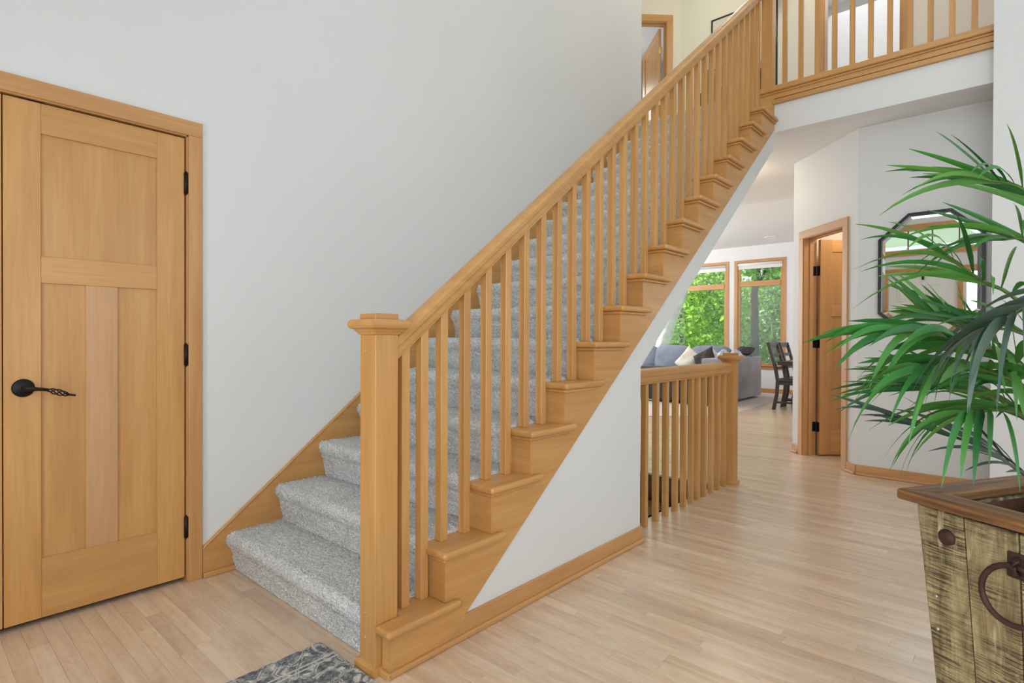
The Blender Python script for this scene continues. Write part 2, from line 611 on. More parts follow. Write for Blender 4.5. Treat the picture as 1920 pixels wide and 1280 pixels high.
def wall_grid(mb, plane, a, b, u0, u1, z0, z1, holes=()):
    us = sorted({u0, u1, *[h[0] for h in holes], *[h[1] for h in holes]})
    zs = sorted({z0, z1, *[h[2] for h in holes], *[h[3] for h in holes]})
    us = [u for u in us if u0 <= u <= u1]
    zs = [z for z in zs if z0 <= z <= z1]
    for i in range(len(us) - 1):
        j = 0
        while j < len(zs) - 1:
            inh = lambda jj: any(h[0] <= us[i] and us[i + 1] <= h[1] and h[2] <= zs[jj] and zs[jj + 1] <= h[3] for h in holes)
            if inh(j):
                j += 1
                continue
            k = j
            while k + 1 < len(zs) - 1 and not inh(k + 1):
                k += 1
            if plane == 'y':
                mb.box(us[i], us[i + 1], a, b, zs[j], zs[k + 1])
            else:
                mb.box(a, b, us[i], us[i + 1], zs[j], zs[k + 1])
            j = k + 1
    return mb


# ------------------------------------------------------------------ levels and main lines
YW = 2.756          # face of the long left wall
XH = 4.90           # face of the balcony header
Z2 = 3.175          # upper floor
ZC = 2.804          # hall ceiling
ZL = 2.99           # living room ceiling
ZT = 5.62           # foyer ceiling
XM = 5.25           # wall with the mirror
XV = 11.787         # living room window wall
nx = lambda i: .816 + .2334 * i
nz = lambda i: .183 * i - .016
SL = .183 / .2334

# ------------------------------------------------------------------ floor: maple strips laid along y
floor = thing('floor', 'pale maple strip floor running through foyer and hall', 'floor', (0, 0, 0), kind='structure')
obj('subfloor', MB().box(-.7, 2.75, -2.2, 3.5, -.12, -.016).box(2.75, 4.15, -2.2, 1.68, -.12, -.016).box(4.15, 12, -3.2, 8.5, -.12, -.016), 'dark_edge', floor)


def carpet_y0(x):      # strips stop where the living room carpet starts
    if x < 7.0:
        return 8.4
    if x < 7.85:
        return 3.92 - (x - 7.0) * .95
    return 3.07


SW = .0572
planks = []
x = -.7
rs = random.Random(3)
while x < 11.7:
    xm = x + SW / 2
    y = -2.2 if x < 4.78 else -3.1
    ytop = YW + (.06 if x < .92 else 0) if x < 4.15 else carpet_y0(xm)
    if 2.75 < xm < 4.15:
        ytop = 1.68
    y -= rs.uniform(0, .6)
    while y < ytop:
        L = rs.choice((.28, .4, .52, .66, .8, 1.0))
        y0, y1 = max(y, -3.1), min(y + L, ytop)
        if y1 - y0 > .03:
            planks.append((x, x + SW, y0, y1))
        y += L
    x += SW


def shown(p):
    xm, ym = (p[0] + p[1]) / 2, (p[2] + p[3]) / 2
    d = Vector((xm, ym, -1.1))
    w = d.dot(fw)
    if w < .3:
        return 0
    u, v = 960 + 1050 * d.dot(rt) / w, 640 - 1050 * d.dot(up) / w
    if not (-60 < u < 1980 and v < 1340):
        return 0
    # behind the planter, the closet wall or the stair
    if 1.1 < xm < 2.72 and 1.55 < ym:
        return 0
    if u > 1745 and v > 1000:
        return 0
    return (p[3] - p[2]) * SW / (w ** 3)


order = sorted(range(len(planks)), key=lambda i: -shown(planks[i]))
G = .0002


def plank_geo(p):
    x0, x1, y0, y1 = p
    x0 += G
    x1 -= G
    y0 += G
    y1 -= G
    c = .0006
    vs = [(x0, y0, -.016), (x1, y0, -.016), (x1, y1, -.016), (x0, y1, -.016),
          (x0, y0, -c), (x1, y0, -c), (x1, y1, -c), (x0, y1, -c),
          (x0 + c, y0 + c, 0), (x1 - c, y0 + c, 0), (x1 - c, y1 - c, 0), (x0 + c, y1 - c, 0)]
    fs = [(0, 1, 5, 4), (1, 2, 6, 5), (2, 3, 7, 6), (3, 0, 4, 7), (4, 5, 9, 8), (5, 6, 10, 9), (6, 7, 11, 10), (7, 4, 8, 11), (8, 9, 10, 11)]
    return vs, fs


for i in order[:300]:
    p = planks[i]
    vs, fs = plank_geo(p)
    cx, cy = (p[0] + p[1]) / 2, (p[2] + p[3]) / 2
    me = bpy.data.meshes.new('floor_plank')
    me.from_pydata([(a - cx, b - cy, c_) for a, b, c_ in vs], [], fs)
    me.materials.append(M['floor'])
    o = bpy.data.objects.new('floor_plank', me)
    C.objects.link(o)
    o.parent = floor
    o.location = (cx, cy, 0)
vs_, fs_, tn = [], [], []
for i in order[300:]:
    vs, fs = plank_geo(planks[i])
    k = len(vs_)
    vs_ += vs
    fs_ += [tuple(a + k for a in f) for f in fs]
    tn += [rs.random()] * len(vs)
me = bpy.data.meshes.new('floor_planks')
me.from_pydata(vs_, [], fs_)
at = me.attributes.new('tone', 'FLOAT', 'POINT')
at.data.foreach_set('value', tn)
me.materials.append(M['floor'])
o = bpy.data.objects.new('floor_planks', me)
C.objects.link(o)
o.parent = floor
o['kind'] = 'stuff'
# carpet of the living room, cut off at 45 degrees near the hall
o = obj('carpet_living', MB().prism([(7.0, 3.92), (7.85, 3.11), (7.9, 3.07), (XV, 3.07), (XV, 8.4), (6.2, 8.4), (6.2, 4.7)], 'z', -.014, .012), 'carpet_living')
tag(o, 'pale beige wall to wall carpet under the sectional sofa', 'carpet', None, 'structure')

# ------------------------------------------------------------------ walls
CL0, CL1, CLZ = -.328, .900, 1.996      # closet opening
mb = wall_grid(MB(), 'y', YW, YW + .12, -.7, 4.97, -.0, ZT, [(CL0, CL1, 0, CLZ)])
struct('wall_left', mb, 'wall', 'tall off-white wall rising beside the carpeted stair', 'wall')
struct('wall_closet', MB().box(-.5, 1.05, 2.88, 3.45, 2.3, 2.35).box(-.5, 1.05, 3.4, 3.45, 0, 2.3).box(-.5, -.45, 2.88, 3.4, 0, 2.3).box(1.0, 1.05, 2.88, 3.4, 0, 2.3), 'wall', 'inside of the coat closet behind the maple doors', 'wall')
struct('wall_right', MB().box(4.78, 4.90, -2.2, .112, 0, ZT), 'wall', 'off-white wall at the right edge behind the potted palm', 'wall')
struct('wall_side', wall_grid(MB(), 'y', -2.32, -2.2, -.7, 4.9, 0, ZT, [(.7, 3.7, .6, 2.8)]), 'wall', 'plain foyer wall on the side away from the stair', 'wall')
# front wall with door, sidelight, transom, added left sidelight and assumed high window
FX = -.70
mb = wall_grid(MB(), 'x', FX - .14, FX, -2.32, 2.9, 0, ZT, [(.66, 1.575, 0, 2.16), (.36, .56, .2, 2.16), (1.76, 1.98, .2, 2.16), (.0, 2.3, 2.56, 2.87), (-.9, 2.1, 3.35, 5.15)])
struct('wall_front', mb, 'wall', 'foyer front wall with entry door and transom windows', 'wall')
struct('ceiling_foyer', MB().box(-.8, 10, -2.4, 6.5, ZT, ZT + .1), 'ceiling', 'high white ceiling of the two storey foyer', 'ceiling')
# header under the balcony and the hall ceiling behind it
struct('wall_header', MB().box(XH, XH + .14, .09, 1.50, ZC, 3.03), 'wall', 'white header wall below the balcony trim', 'wall')
struct('ceiling_hall', MB().box(XH + .002, 7.3, -2.3, 8.5, ZC + .001, ZC + .14), 'ceiling', 'textured white hall ceiling under the upper floor', 'ceiling')
struct('ceiling_living', MB().box(7.3, 12.0, -3.2, 8.5, ZL, ZL + .1), 'ceiling', 'smooth white living room ceiling above the windows', 'ceiling')
struct('floor_upper', MB().box(XH + .06, 10, -2.3, 6.5, ZL + .105, Z2 - .002), 'carpet', 'carpeted upper landing behind the balcony railing', 'floor')
# mirror wall and 45 degree door wall
struct('wall_mirror', MB().box(XM, XM + .12, -2.3, .948, 0, ZC), 'wall', 'white wall carrying the octagonal mirror', 'wall')
CA = (XM, .948, 0)
mb = wall_grid(MB(), 'y', -.118, 0, 0, .935, 0, ZC, [(.177, .757, 0, 2.045)])
o = struct('wall_angled', mb, 'wall', 'angled white wall with the half open maple door', 'wall', loc=CA, rotz=PI / 4)
# window wall of the living room
WZ0, WZ1 = .575, 2.655
W2 = (3.402, 4.289)
W1 = (4.522, 6.95)
mb = wall_grid(MB(), 'x', XV, XV + .15, -3.2, 8.5, 0, ZL, [(W2[0], W2[1], WZ0, WZ1), (W1[0], W1[1], WZ0, WZ1), (7.2, 8.2, WZ0, WZ1)])
struct('wall_back', mb, 'wall_white', 'far white living room wall with two tall windows', 'wall')
struct('wall_living_near', MB().box(4.85, 4.97, 2.88, 8.5, 0, ZL), 'wall_white', 'near living room wall hidden behind the stair wall', 'wall')  # unseen; put in to stop sun leaking onto the floor
struct('wall_upper_side', MB().box(4.9, 10, 6.5, 6.6, ZL, ZT).box(9.9, 10, -2.3, 6.5, Z2, ZT), 'wall_white', 'outer walls of the upper floor out of view', 'wall')  # unseen; added to keep the sun off the upper floor
struct('wall_living_left', MB().box(4.97, 12, 8.4, 8.5, 0, ZL), 'wall_white', 'far left living room wall out of view', 'wall')
struct('wall_dining', MB().box(5.37, 12, -3.2, -3.1, 0, ZL), 'wall_white', 'dining side wall out of view', 'wall')
# understair wall: white triangle plus the sloped strip under the stringer
lo = lambda x_: SL * x_ - 1.185
hi = lambda x_: SL * x_ - 1.005
XE = 2.715
mb = MB().prism([(1.29, 0), (XE, 0), (XE, lo(XE)), (4.915, lo(4.915)), (4.915, 2.86), (4.85, hi(4.85)), (1.29, hi(1.29) + .01)], 'y', 1.50, 1.605)
struct('wall_understair', mb, 'wall', 'white triangular wall and sloped strip under the stair', 'wall')
struct('ceiling_soffit', MB().prism([(XE - .1, lo(XE - .1)), (4.915, lo(4.915)), (4.915, lo(4.915) + .12), (XE - .1, lo(XE - .1) + .12)], 'y', 1.605, YW), 'wall', 'sloped white underside of the stair over the stairwell', 'ceiling')
# stairwell to the basement
struct('wall_stairwell', MB().box(1.0, 4.15, YW - .001, YW + .05, -2.8, 0).box(1.0, 4.15, 1.62, 1.68, -2.8, -.13), 'wall', 'stairwell walls going down below the guard railing', 'wall')

# ------------------------------------------------------------------ upper floor rooms
struct('wall_upper_back', MB().box(6.94, 7.06, 2.02, 3.27, Z2, ZT), 'wall_warm', 'cream upper hall wall with a framed picture', 'wall')
UX = 6.30
mb = wall_grid(MB(), 'x', UX, UX + .12, -2.3, 1.885, Z2, ZT, [(.79, 1.445, Z2, Z2 + 2.05)])
struct('wall_upper_right', mb, 'wall_warm', 'cream upper hall wall around the bright doorway', 'wall')
struct('wall_upper_room', MB().box(8.6, 8.7, -.6, 2.0, Z2, ZT).box(6.42, 8.7, 1.95, 2.01, Z2, ZT).box(6.42, 8.7, -.66, -.6, Z2, ZT), 'wall_white', 'bright white bedroom walls behind the balcony doorway', 'wall')
UA = (6.94, 3.27, 0)       # upper 45 degree wall runs from here towards (-1, +1)
# local x runs along (-1,1): rotz 135 deg, local y = (-1,-1) side faces the camera
mb = wall_grid(MB(), 'y', -.12, 0, 0, 2.6, Z2, ZT, [(.19, 1.00, Z2, Z2 + 2.05)])
struct('wall_upper_angled', mb, 'wall_warm', 'angled cream wall around the upper left doorway', 'wall', loc=UA, rotz=math.radians(135))
mb = MB().box(-.4, 2.2, -2.6, -2.5, Z2, ZT).box(2.2, 2.3, -2.6, -.12, Z2, ZT).box(-.5, -.4, -2.6, -.12, Z2, ZT)
struct('wall_upper_left_room', mb, 'wall_white', 'white room walls beyond the upper left doorway', 'wall', loc=UA, rotz=math.radians(135))

# powder room shell behind the angled door
mb = MB().box(-.5, 1.4, -1.75, -1.68, 0, ZC).box(.94, 1.0, -1.68, -.118, 0, ZC)
struct('wall_powder_room', mb, 'wall_pink', 'pinkish powder room walls behind the angled door', 'wall', loc=CA, rotz=PI / 4)

# ------------------------------------------------------------------ baseboards, casings
def baseboard(name, pts, label, h=.083, t=.012):
    """pts: 2D polyline on the wall face, room on its left side"""
    th = thing(name, label, 'baseboard', (pts[0][0], pts[0][1], 0), kind='structure')
    for a, b in zip(pts[:-1], pts[1:]):
        d = Vector((b[0] - a[0], b[1] - a[1]))
        n = Vector((-d.y, d.x)).normalized()
        q = lambda p, k: (p[0] + n.x * k, p[1] + n.y * k)
        mb1 = MB().prism([a, b, q(b, t), q(a, t)], 'z', 0, h)
        obj('board', mb1, 'trim_x' if abs(d.x) > abs(d.y) else 'trim_y', th, bevel=.003)
        mb2 = MB().prism([q(a, t), q(b, t), q(b, t + .012), q(a, t + .012)], 'z', 0, .022)
        obj('shoe_molding', mb2, 'trim_x' if abs(d.x) > abs(d.y) else 'trim_y', th, bevel=.006, seg=2)
    return th


baseboard('baseboard_mirror', [(XM, .948), (XM, .112)][::-1], 'maple baseboard below the octagonal mirror')
u_ = lambda t_: (CA[0] + t_ * R2, CA[1] + t_ * R2)
baseboard('baseboard_angled', [CA[:2], u_(.112)], 'short maple baseboard between mirror wall and angled door')
baseboard('baseboard_angled_end', [u_(.825), u_(.935), (u_(.935)[0] + .09, u_(.935)[1] - .09)], 'short maple baseboard left of the angled door')
baseboard('baseboard_back', [(XV, -3.0), (XV, 8.3)], 'maple baseboard under the living room windows', .10)
# understair baseboard with the shoe that carries on under the stringer
b = thing('baseboard_understair', 'long maple baseboard along the white understair wall', 'baseboard', (2.0, 1.49, 0), kind='structure')
obj('board', MB().prism([(1.302, .0), (1.412, .086), (2.724, .086), (2.724, 0)], 'y', 1.489, 1.500), 'trim_x', b, bevel=.002)
obj('shoe_molding', MB().box(1.066, 2.735, 1.478, 1.491, 0, .022), 'trim_x', b, bevel=.006, seg=2)
obj('end_return', MB().box(2.7155, 2.725, 1.4905, 1.60, 0, .086), 'trim_y', b, bevel=.002)


# ------------------------------------------------------------------ panelled maple doors
def door_leaf(parent, w, h, th, y0=0.0, sides=(1,), st=.108, zb=0.0, x0=0.0, lock=(1.302, 1.404), bot=.25, top=.115, mull=.108, shift=0.0):
    """shaker leaf: local x width, face at y0 (front) to y0+th"""
    y1 = y0 + th
    rec = .009
    z0, z1 = zb, h
    Z = lambda n_, mb_, m_, **k: obj(n_, mb_, m_, parent, bevel=.0015, **k)
    Z('stile', MB().box(x0, x0 + st, y0, y1, z0, z1), 'maple_z')
    Z('stile', MB().box(x0 + w - st, x0 + w, y0, y1, z0, z1), 'maple_z')
    Z('rail', MB().box(x0 + st, x0 + w - st, y0 + .0005, y1, h - top, h), 'maple_x')
    Z('rail', MB().box(x0 + st, x0 + w - st, y0 + .0005, y1, lock[0], lock[1]), 'maple_x')
    Z('rail', MB().box(x0 + st, x0 + w - st, y0 + .0005, y1, zb, bot), 'maple_x')
    cx = x0 + w / 2 + shift
    Z('mullion', MB().box(cx - mull / 2, cx + mull / 2, y0 + .0008, y1, bot, lock[0]), 'maple_pink')
    obj('panel', MB().box(x0 + st, x0 + w - st, y0 + rec, y1 - rec, lock[1], h - top), 'maple_z', parent)
    obj('panel', MB().box(x0 + st, cx - mull / 2, y0 + rec, y1 - rec, bot, lock[0]), 'maple_z', parent)
    obj('panel', MB().box(cx + mull / 2, x0 + w - st, y0 + rec, y1 - rec, bot, lock[0]), 'maple_z', parent)


def lever_handle(parent, x, y, z, s=1):
    """wrought cage lever; x,y,z = rosette centre on the face, -y is out, s: lever direction along x"""
    h = obj('handle', MB().lathe([(.0, .0), (.033, 0), (.034, -.004), (.029, -.008), (.018, -.011), (.012, -.013), (0, -.013)], (x, y, z), 'y', 24), 'black_metal', parent, smooth=True)
    obj('spindle', MB().tube([(x, y - .01, z), (x, y - .045, z), (x + s * .008, y - .052, z), (x + s * .045, y - .055, z - .004), (x + s * .066, y - .055, z - .008)], [.009, .009, .009, .0065, .0055], 10), 'black_metal', h, smooth=True)
    cage = MB()
    for k in range(4):
        pth = []
        for i in range(15):
            t = i / 14
            r = .0028 + .0085 * math.sin(PI * t) ** .8
            a = 2 * PI * (k / 4 + t * .9)
            pth.append((x + s * (.062 + t * .066), y - .055 + r * math.cos(a), z - .008 - t * .022 + r * math.sin(a)))
        cage.tube(pth, .0024, 6)
    obj('twisted_cage', cage, 'black_metal', h, smooth=True)
    obj('lever_tip', MB().tube([(x + s * .124, y - .055, z - .029), (x + s * .146, y - .055, z - .034), (x + s * .149, y - .055, z - .0345)], [.0042, .004, .002], 8), 'black_metal', h, smooth=True)
    return h


d1 = thing('door_1', 'maple panel closet door with black twisted lever handle', 'door', (.285, YW, 0), kind='structure')
OFF[d1.name] = Vector((0, 0, 0))
d1.location = (.285, YW + .006, 0)
door_leaf(d1, .604, 1.984, .035, 0, lock=(1.302, 1.404), zb=.022, shift=-.002)
lever_handle(d1, .055, 0, .905)
for z in (1.783, 1.018, .247):
    h = obj('hinge', MB().tube([(.608, -.006, z - .046), (.608, -.006, z + .046)], .0085, 10), 'black_metal', d1, smooth=True)
    obj('hinge_tip', MB().ball((.608, -.006, z + .049), .006, .006, .005, 8, 5).ball((.608, -.006, z - .049), .006, .006, .005, 8, 5), 'black_metal', h, smooth=True)
d2 = thing('door_2', 'left closet door leaf cut by the picture edge', 'door', (-.3225, YW + .006, 0), kind='structure')
OFF[d2.name] = Vector((0, 0, 0))
door_leaf(d2, .604, 1.984, .035, 0, zb=.022)
obj('ball_catch', MB().box(.33, .40, YW + .008, YW + .03, 1.9855, 1.992), 'black_metal', None)
tag(bpy.data.objects['ball_catch'], 'small black catch above the closet door leaf', 'catch')


def casing(name, label, w, h, cw=.06, depth=.014, y=0.0, jamb=.118, x0=0.0, loc=(0, 0, 0), rotz=0, stops=None, zb=0.0):
    """door casing in local coordinates: opening x0..x0+w, face towards -y at y; jamb lines the opening to y+jamb"""
    t = thing(name, label, 'door trim', loc, rotz, kind='structure', local=True)
    x1 = x0 + w
    obj('side_casing', MB().box(x0 - cw, x0, y - depth, y, zb, h), 'trim_z', t, bevel=.002)
    obj('side_casing', MB().box(x1, x1 + cw, y - depth, y, zb, h), 'trim_z', t, bevel=.002)
    obj('head_casing', MB().box(x0 - cw, x1 + cw, y - depth, y, h, h + cw + .008), 'trim_x', t, bevel=.002)
    obj('jamb', MB().box(x0, x0 + .006, y - .004, y + jamb, zb, h), 'trim_z', t)
    obj('jamb', MB().box(x1 - .006, x1, y - .004, y + jamb, zb, h), 'trim_z', t)
    obj('head_jamb', MB().box(x0, x1, y - .004, y + jamb, h - .006, h), 'trim_x', t)
    if stops is not None:
        for a, b in ((x0 + .006, x0 + .018), (x1 - .018, x1 - .006)):
            obj('door_stop', MB().box(a, b, y + stops, y + stops + .035, zb, h - .006), 'trim_z', t, bevel=.002)
        obj('door_stop', MB().box(x0 + .006, x1 - .006, y + stops, y + stops + .035, h - .018, h - .006), 'trim_x', t, bevel=.002)
    return t


casing('trim_1', 'flat maple casing framing the closet doors', CL1 - CL0, CLZ, .057, .014, 0, .05, CL0, (0, YW, 0))
# angled powder room door: local frame mirrored so that -y faces the hall
AR = (CA[0] + .935 * R2, CA[1] + .935 * R2, 0)   # start from the far end, run towards the mirror wall
casing('trim_2', 'maple casing of the angled powder room doorway', .58, 2.045, .064, .014, 0, .118, .178, AR, PI / 4 + PI, stops=.045)
d3 = thing('door_3', 'maple door standing half open into the powder room', 'door', AR, PI / 4 + PI, kind='structure')
# leaf: hinged at x=.19, swung into the room along +y; build it in a turned child frame by hand
st, th3, LW = .108, .035, .56
xh = .196
yb = .128


def leaf3(n_, y0, y1, z0, z1, m_, inset=0.0, bev=.0015):
    obj(n_, MB().box(xh + inset, xh + th3 - inset, y0, y1, z0, z1), m_, d3, bevel=bev)


leaf3('stile', yb, yb + st, .012, 2.03, 'maple_z')
leaf3('stile', yb + LW - st, yb + LW, .012, 2.03, 'maple_z')
for a, b in ((1.915, 2.03), (1.31, 1.415), (.012, .25)):
    leaf3('rail', yb + st, yb + LW - st, a, b, 'maple_y', .0005)
leaf3('mullion', yb + LW / 2 - .052, yb + LW / 2 + .052, .25, 1.31, 'maple_pink', .0008)
leaf3('panel', yb + st, yb + LW - st, 1.415, 1.915, 'maple_z', .009, 0)
leaf3('panel', yb + st, yb + LW / 2 - .052, .25, 1.31, 'maple_z', .009, 0)
leaf3('panel', yb + LW / 2 + .052, yb + LW - st, .25, 1.31, 'maple_z', .009, 0)
for z in (1.74, 1.06, .27):
    h = obj('hinge', MB().box(xh, xh + .034, yb - .003, yb - .0005, z - .045, z + .045), 'black_metal', d3, bevel=.004, seg=2)
    obj('hinge_leaf', MB().box(.1845, .1865, .082, .118, z - .045, z + .045), 'black_metal', h, bevel=.0008)
    obj('hinge_pin', MB().tube([(.190, .124, z - .048), (.190, .124, z + .048)], .0055, 8), 'black_metal', h, smooth=True)
# curtain seen over the door
c_ = MB()
pts = []
N = 60
for i in range(N + 1):
    t = i / N
    pts.append((.12 + t * .62, 1.35 + .022 * math.sin(t * 46) + .01 * math.sin(t * 17)))
vs = [(p[0], p[1], z) for z in (.25, 1.2, 2.36) for p in pts]
fs = [(r * (N + 1) + i, r * (N + 1) + i + 1, (r + 1) * (N + 1) + i + 1, (r + 1) * (N + 1) + i) for r in range(2) for i in range(N)]
c_.add(vs, fs)
ct = thing('shower_curtain', 'pale pleated curtain glimpsed above the powder room door', 'curtain', AR, PI / 4 + PI)
obj('cloth', c_, 'wall_pink', ct, smooth=True)
obj('curtain_rod', MB().tube([(-.05, 1.35, 2.37), (.95, 1.35, 2.37)], .01, 8), 'chrome', ct)


# ------------------------------------------------------------------ windows
def window(name, label, y0, y1, z0, z1, bar, pane_low, shade, cw=.06):
    t = thing(name, label, 'window', (XV, (y0 + y1) / 2, z0), kind='structure')
    X = XV
    for a, b in ((y0 - cw, y0), (y1, y1 + cw)):
        obj('casing', MB().box(X - .016, X, a, b, z0 - .03, z1), 'trim_z', t, bevel=.002)
    obj('casing', MB().box(X - .016, X, y0 - cw, y1 + cw, z1, z1 + cw - .008), 'trim_y', t, bevel=.002)
    obj('sill', MB().box(X - .045, X + .05, y0 - cw - .02, y1 + cw + .02, z0 - .03, z0), 'trim_y', t, bevel=.004)
    obj('apron', MB().box(X - .014, X, y0 - cw, y1 + cw, z0 - .095, z0 - .03), 'trim_y', t, bevel=.002)
    fx0, fx1 = X + .02, X + .07
    for a, b in ((y0, y0 + .045), (y1 - .055, y1)):
        obj('sash_stile', MB().box(fx0, fx1, a, b, z0, z1), 'trim_z', t, bevel=.002)
    obj('sash_rail', MB().box(fx0, fx1, y0 + .045, y1 - .055, z0, z0 + .03), 'trim_y', t, bevel=.002)
    obj('sash_rail', MB().box(fx0, fx1, y0 + .045, y1 - .055, z1 - .05, z1), 'trim_y', t, bevel=.002)
    obj('transom_bar', MB().box(fx0 - .01, fx1, y0 + .045, y1 - .055, bar[0], bar[1]), 'trim_y', t, bevel=.003)
    obj('pane', MB().box(X + .04, X + .046, y0 + .045, y1 - .055, z0 + .03, bar[0]), pane_low, t)
    obj('pane', MB().box(X + .04, X + .046, y0 + .045, y1 - .055, bar[1], z1 - .05), 'glass', t)
    s_ = obj('roller_shade', MB().tube([(X - .0 + .012, y0 + .01, z1 - .035), (X + .012, y1 - .01, z1 - .035)], .03, 12), 'shade', t, smooth=True)
    obj('shade_cloth', MB().box(X + .012, X + .016, y0 + .015, y1 - .015, shade, z1 - .035), 'shade', s_)
    obj('hem_bar', MB().box(X + .009, X + .019, y0 + .015, y1 - .015, shade - .012, shade), 'shade', s_, bevel=.003)
    return t


w2 = window('window_2', 'narrow tall window with screened lower pane beside dining chairs', W2[0], W2[1], WZ0, WZ1, (2.166, 2.275), 'screened', 2.535)
w1 = window('window_1', 'wide tall window above the sofa partly hidden by stair', W1[0], W1[1], WZ0, WZ1, (2.138, 2.252), 'glass', 2.525)
window('added_window_8', 'unseen living room window added behind the stair for fill light', 7.2, 8.2, WZ0, WZ1, (2.138, 2.252), 'glass', 2.525)  # added opening for the far fill light, hidden by the stair
obj('crank', MB().tube([(XV - .01, 3.62, WZ0 + .02), (XV - .03, 3.66, WZ0 + .03), (XV - .03, 3.72, WZ0 + .01)], .008, 6), 'chrome', w2)

# front door wall as the mirror sees it
d4 = thing('door_4', 'white six panel entry door seen in the mirror', 'door', (FX, 1.12, 0), kind='structure')
obj('slab', MB().box(FX - .06, FX - .02, .664, 1.571, .01, 2.155), 'white_paint', d4, bevel=.002)
for (a, b) in ((.78, 1.07), (1.165, 1.455)):
    for (c0, c1) in ((.2, .78), (.93, 1.55), (1.72, 2.0)):
        p_ = obj('panel', MB().box(FX - .02, FX - .012, a, b, c0, c1), 'white_paint', d4, bevel=.006)
        obj('raised_field', MB().box(FX - .013, FX - .004, a + .04, b - .04, c0 + .04, c1 - .04), 'white_paint', p_, bevel=.008)
obj('closer', MB().box(FX - .02, FX, 1.09, 1.12, 2.06, 2.13), 'black_metal', d4, bevel=.003)
obj('knob', MB().lathe([(0, 0), (.03, .0), (.03, .006), (.012, .01), (.012, .035), (.027, .045), (.027, .06), (.012, .07), (0, .07)], (FX - .02, .73, .95), 'x', 16), 'black_metal', d4, smooth=True)
t = thing('trim_3', 'maple entry door casing with transom rails seen in mirror', 'door trim', (FX, 1.1, 0), kind='structure')
for a, b, z0, z1, m_ in ((.595, .66, 0, 2.165, 'trim_z'), (1.575, 1.64, 0, 2.165, 'trim_z'), (.2, .36, 0, 2.165, 'trim_z'),
                         (.1, 2.2, 2.165, 2.255, 'trim_y'), (-.1, 2.4, 2.465, 2.56, 'trim_y'), (-.1, 2.4, 2.87, 2.965, 'trim_y')):
    obj('casing', MB().box(FX, FX + .018, a, b, z0, z1), m_, t, bevel=.002)
w3 = thing('window_3', 'transom window row above the entry door seen in mirror', 'window', (FX, 1.1, 2.56), kind='structure')
ys = [.0, .36, .65, .99, 1.31, 1.65, 1.98, 2.3]
for a, b in zip(ys[:-1], ys[1:]):
    obj('pane', MB().box(FX - .06, FX - .054, a + .008, b - .008, 2.56, 2.87), 'glass', w3)
for a in ys[1:-1]:
    obj('mullion', MB().box(FX - .07, FX - .03, a - .008, a + .008, 2.56, 2.87), 'dark_edge', w3)
w4 = thing('window_4', 'narrow sidelight window beside the entry door seen in mirror', 'window', (FX, .46, .2), kind='structure')
obj('pane', MB().box(FX - .06, FX - .054, .37, .55, .22, 2.14), 'glass', w4)
obj('frame', MB().box(FX - .07, FX - .03, .36, .375, .2, 2.16).box(FX - .07, FX - .03, .545, .56, .2, 2.16).box(FX - .07, FX - .03, .375, .545, .2, .22).box(FX - .07, FX - .03, .375, .545, 2.14, 2.16), 'white_paint', w4)
w7 = thing('added_window_7', 'unseen sidelight window added on the stair side for fill light', 'window', (FX, 1.87, .2), kind='structure')  # invented opening that goes with the left entry fill
obj('pane', MB().box(FX - .06, FX - .054, 1.775, 1.965, .22, 2.14), 'glass', w7)
obj('frame', MB().box(FX - .07, FX - .03, 1.76, 1.775, .2, 2.16).box(FX - .07, FX - .03, 1.965, 1.98, .2, 2.16).box(FX - .07, FX - .03, 1.775, 1.965, .2, .22).box(FX - .07, FX - .03, 1.775, 1.965, 2.14, 2.16), 'white_paint', w7)
w5 = thing('window_5', 'assumed upper foyer window over the entry door, unseen', 'window', (FX, .6, 3.35), kind='structure')  # assumed opening for the high front light
for a in (-.9, .1, 1.1):
    obj('pane', MB().box(FX - .06, FX - .054, a + .02, a + .98, 3.37, 5.13), 'glass', w5)
    obj('mullion', MB().box(FX - .08, FX - .03, a - .02, a + .02, 3.35, 5.15), 'trim_z', w5)

# ------------------------------------------------------------------ staircase
stair = thing('staircase', 'maple staircase with grey plush carpet rising along the wall', 'staircase', (1.1, 2.1, 0))
prof = [(nx(1) + .03, 0)]
for i in range(1, 17):
    prof.append((nx(i) + .03, nz(i) - .027))
    prof.append(((nx(i + 1) + .03) if i < 16 else 4.899, nz(i) - .027))
prof += [(4.899, hi(4.899) - .012), (1.30, hi(1.30) - .013), (1.302, .0)]
obj('stringer', MB().prism(prof, 'y', 1.488, 1.520), 'maple_x', stair)
for i in range(1, 17):
    x0, x1 = nx(i), (nx(i + 1) + .03 if i < 16 else 4.898)
    z1 = nz(i)
    xr = nx(i + 1) + .085 if i < 16 else 4.935
    if i == 1:
        poly = [(x0, 1.455), (xr, 1.455), (xr, 1.487), (x1, 1.487), (x1, 1.625), (1.146, 1.625), (1.146, 1.535), (x0, 1.535)]
    else:
        poly = [(x0, 1.455), (xr, 1.455), (xr, 1.487), (x1, 1.487), (x1, 1.625), (x0, 1.625)]
    tr = obj('tread', MB().prism(poly, 'z', z1 - .028, z1), 'maple_x', stair, bevel=.0115, seg=3, smooth=False)
    cp = [(x0 + .016, 1.474), (xr - .03, 1.474), (xr - .03, 1.4885), (x0 + .0305, 1.4885), (x0 + .0305, 1.62), (x0 + .016, 1.62)]
    if i == 1:
        cp = [(x0 + .03, 1.474), (xr - .03, 1.474), (xr - .03, 1.4885), (x0 + .03, 1.4885)]
    obj('cove_molding', MB().prism(cp, 'z', z1 - .043, z1 - .028), 'maple_x', tr, bevel=.005, seg=2)
    obj('riser', MB().box(x0 + .0285, x0 + .047, 1.489 if i > 1 else 1.489, 1.625 if i > 1 else 1.53, nz(i - 1) - .004 if i > 1 else 0, z1 - .027), 'maple_y', stair)
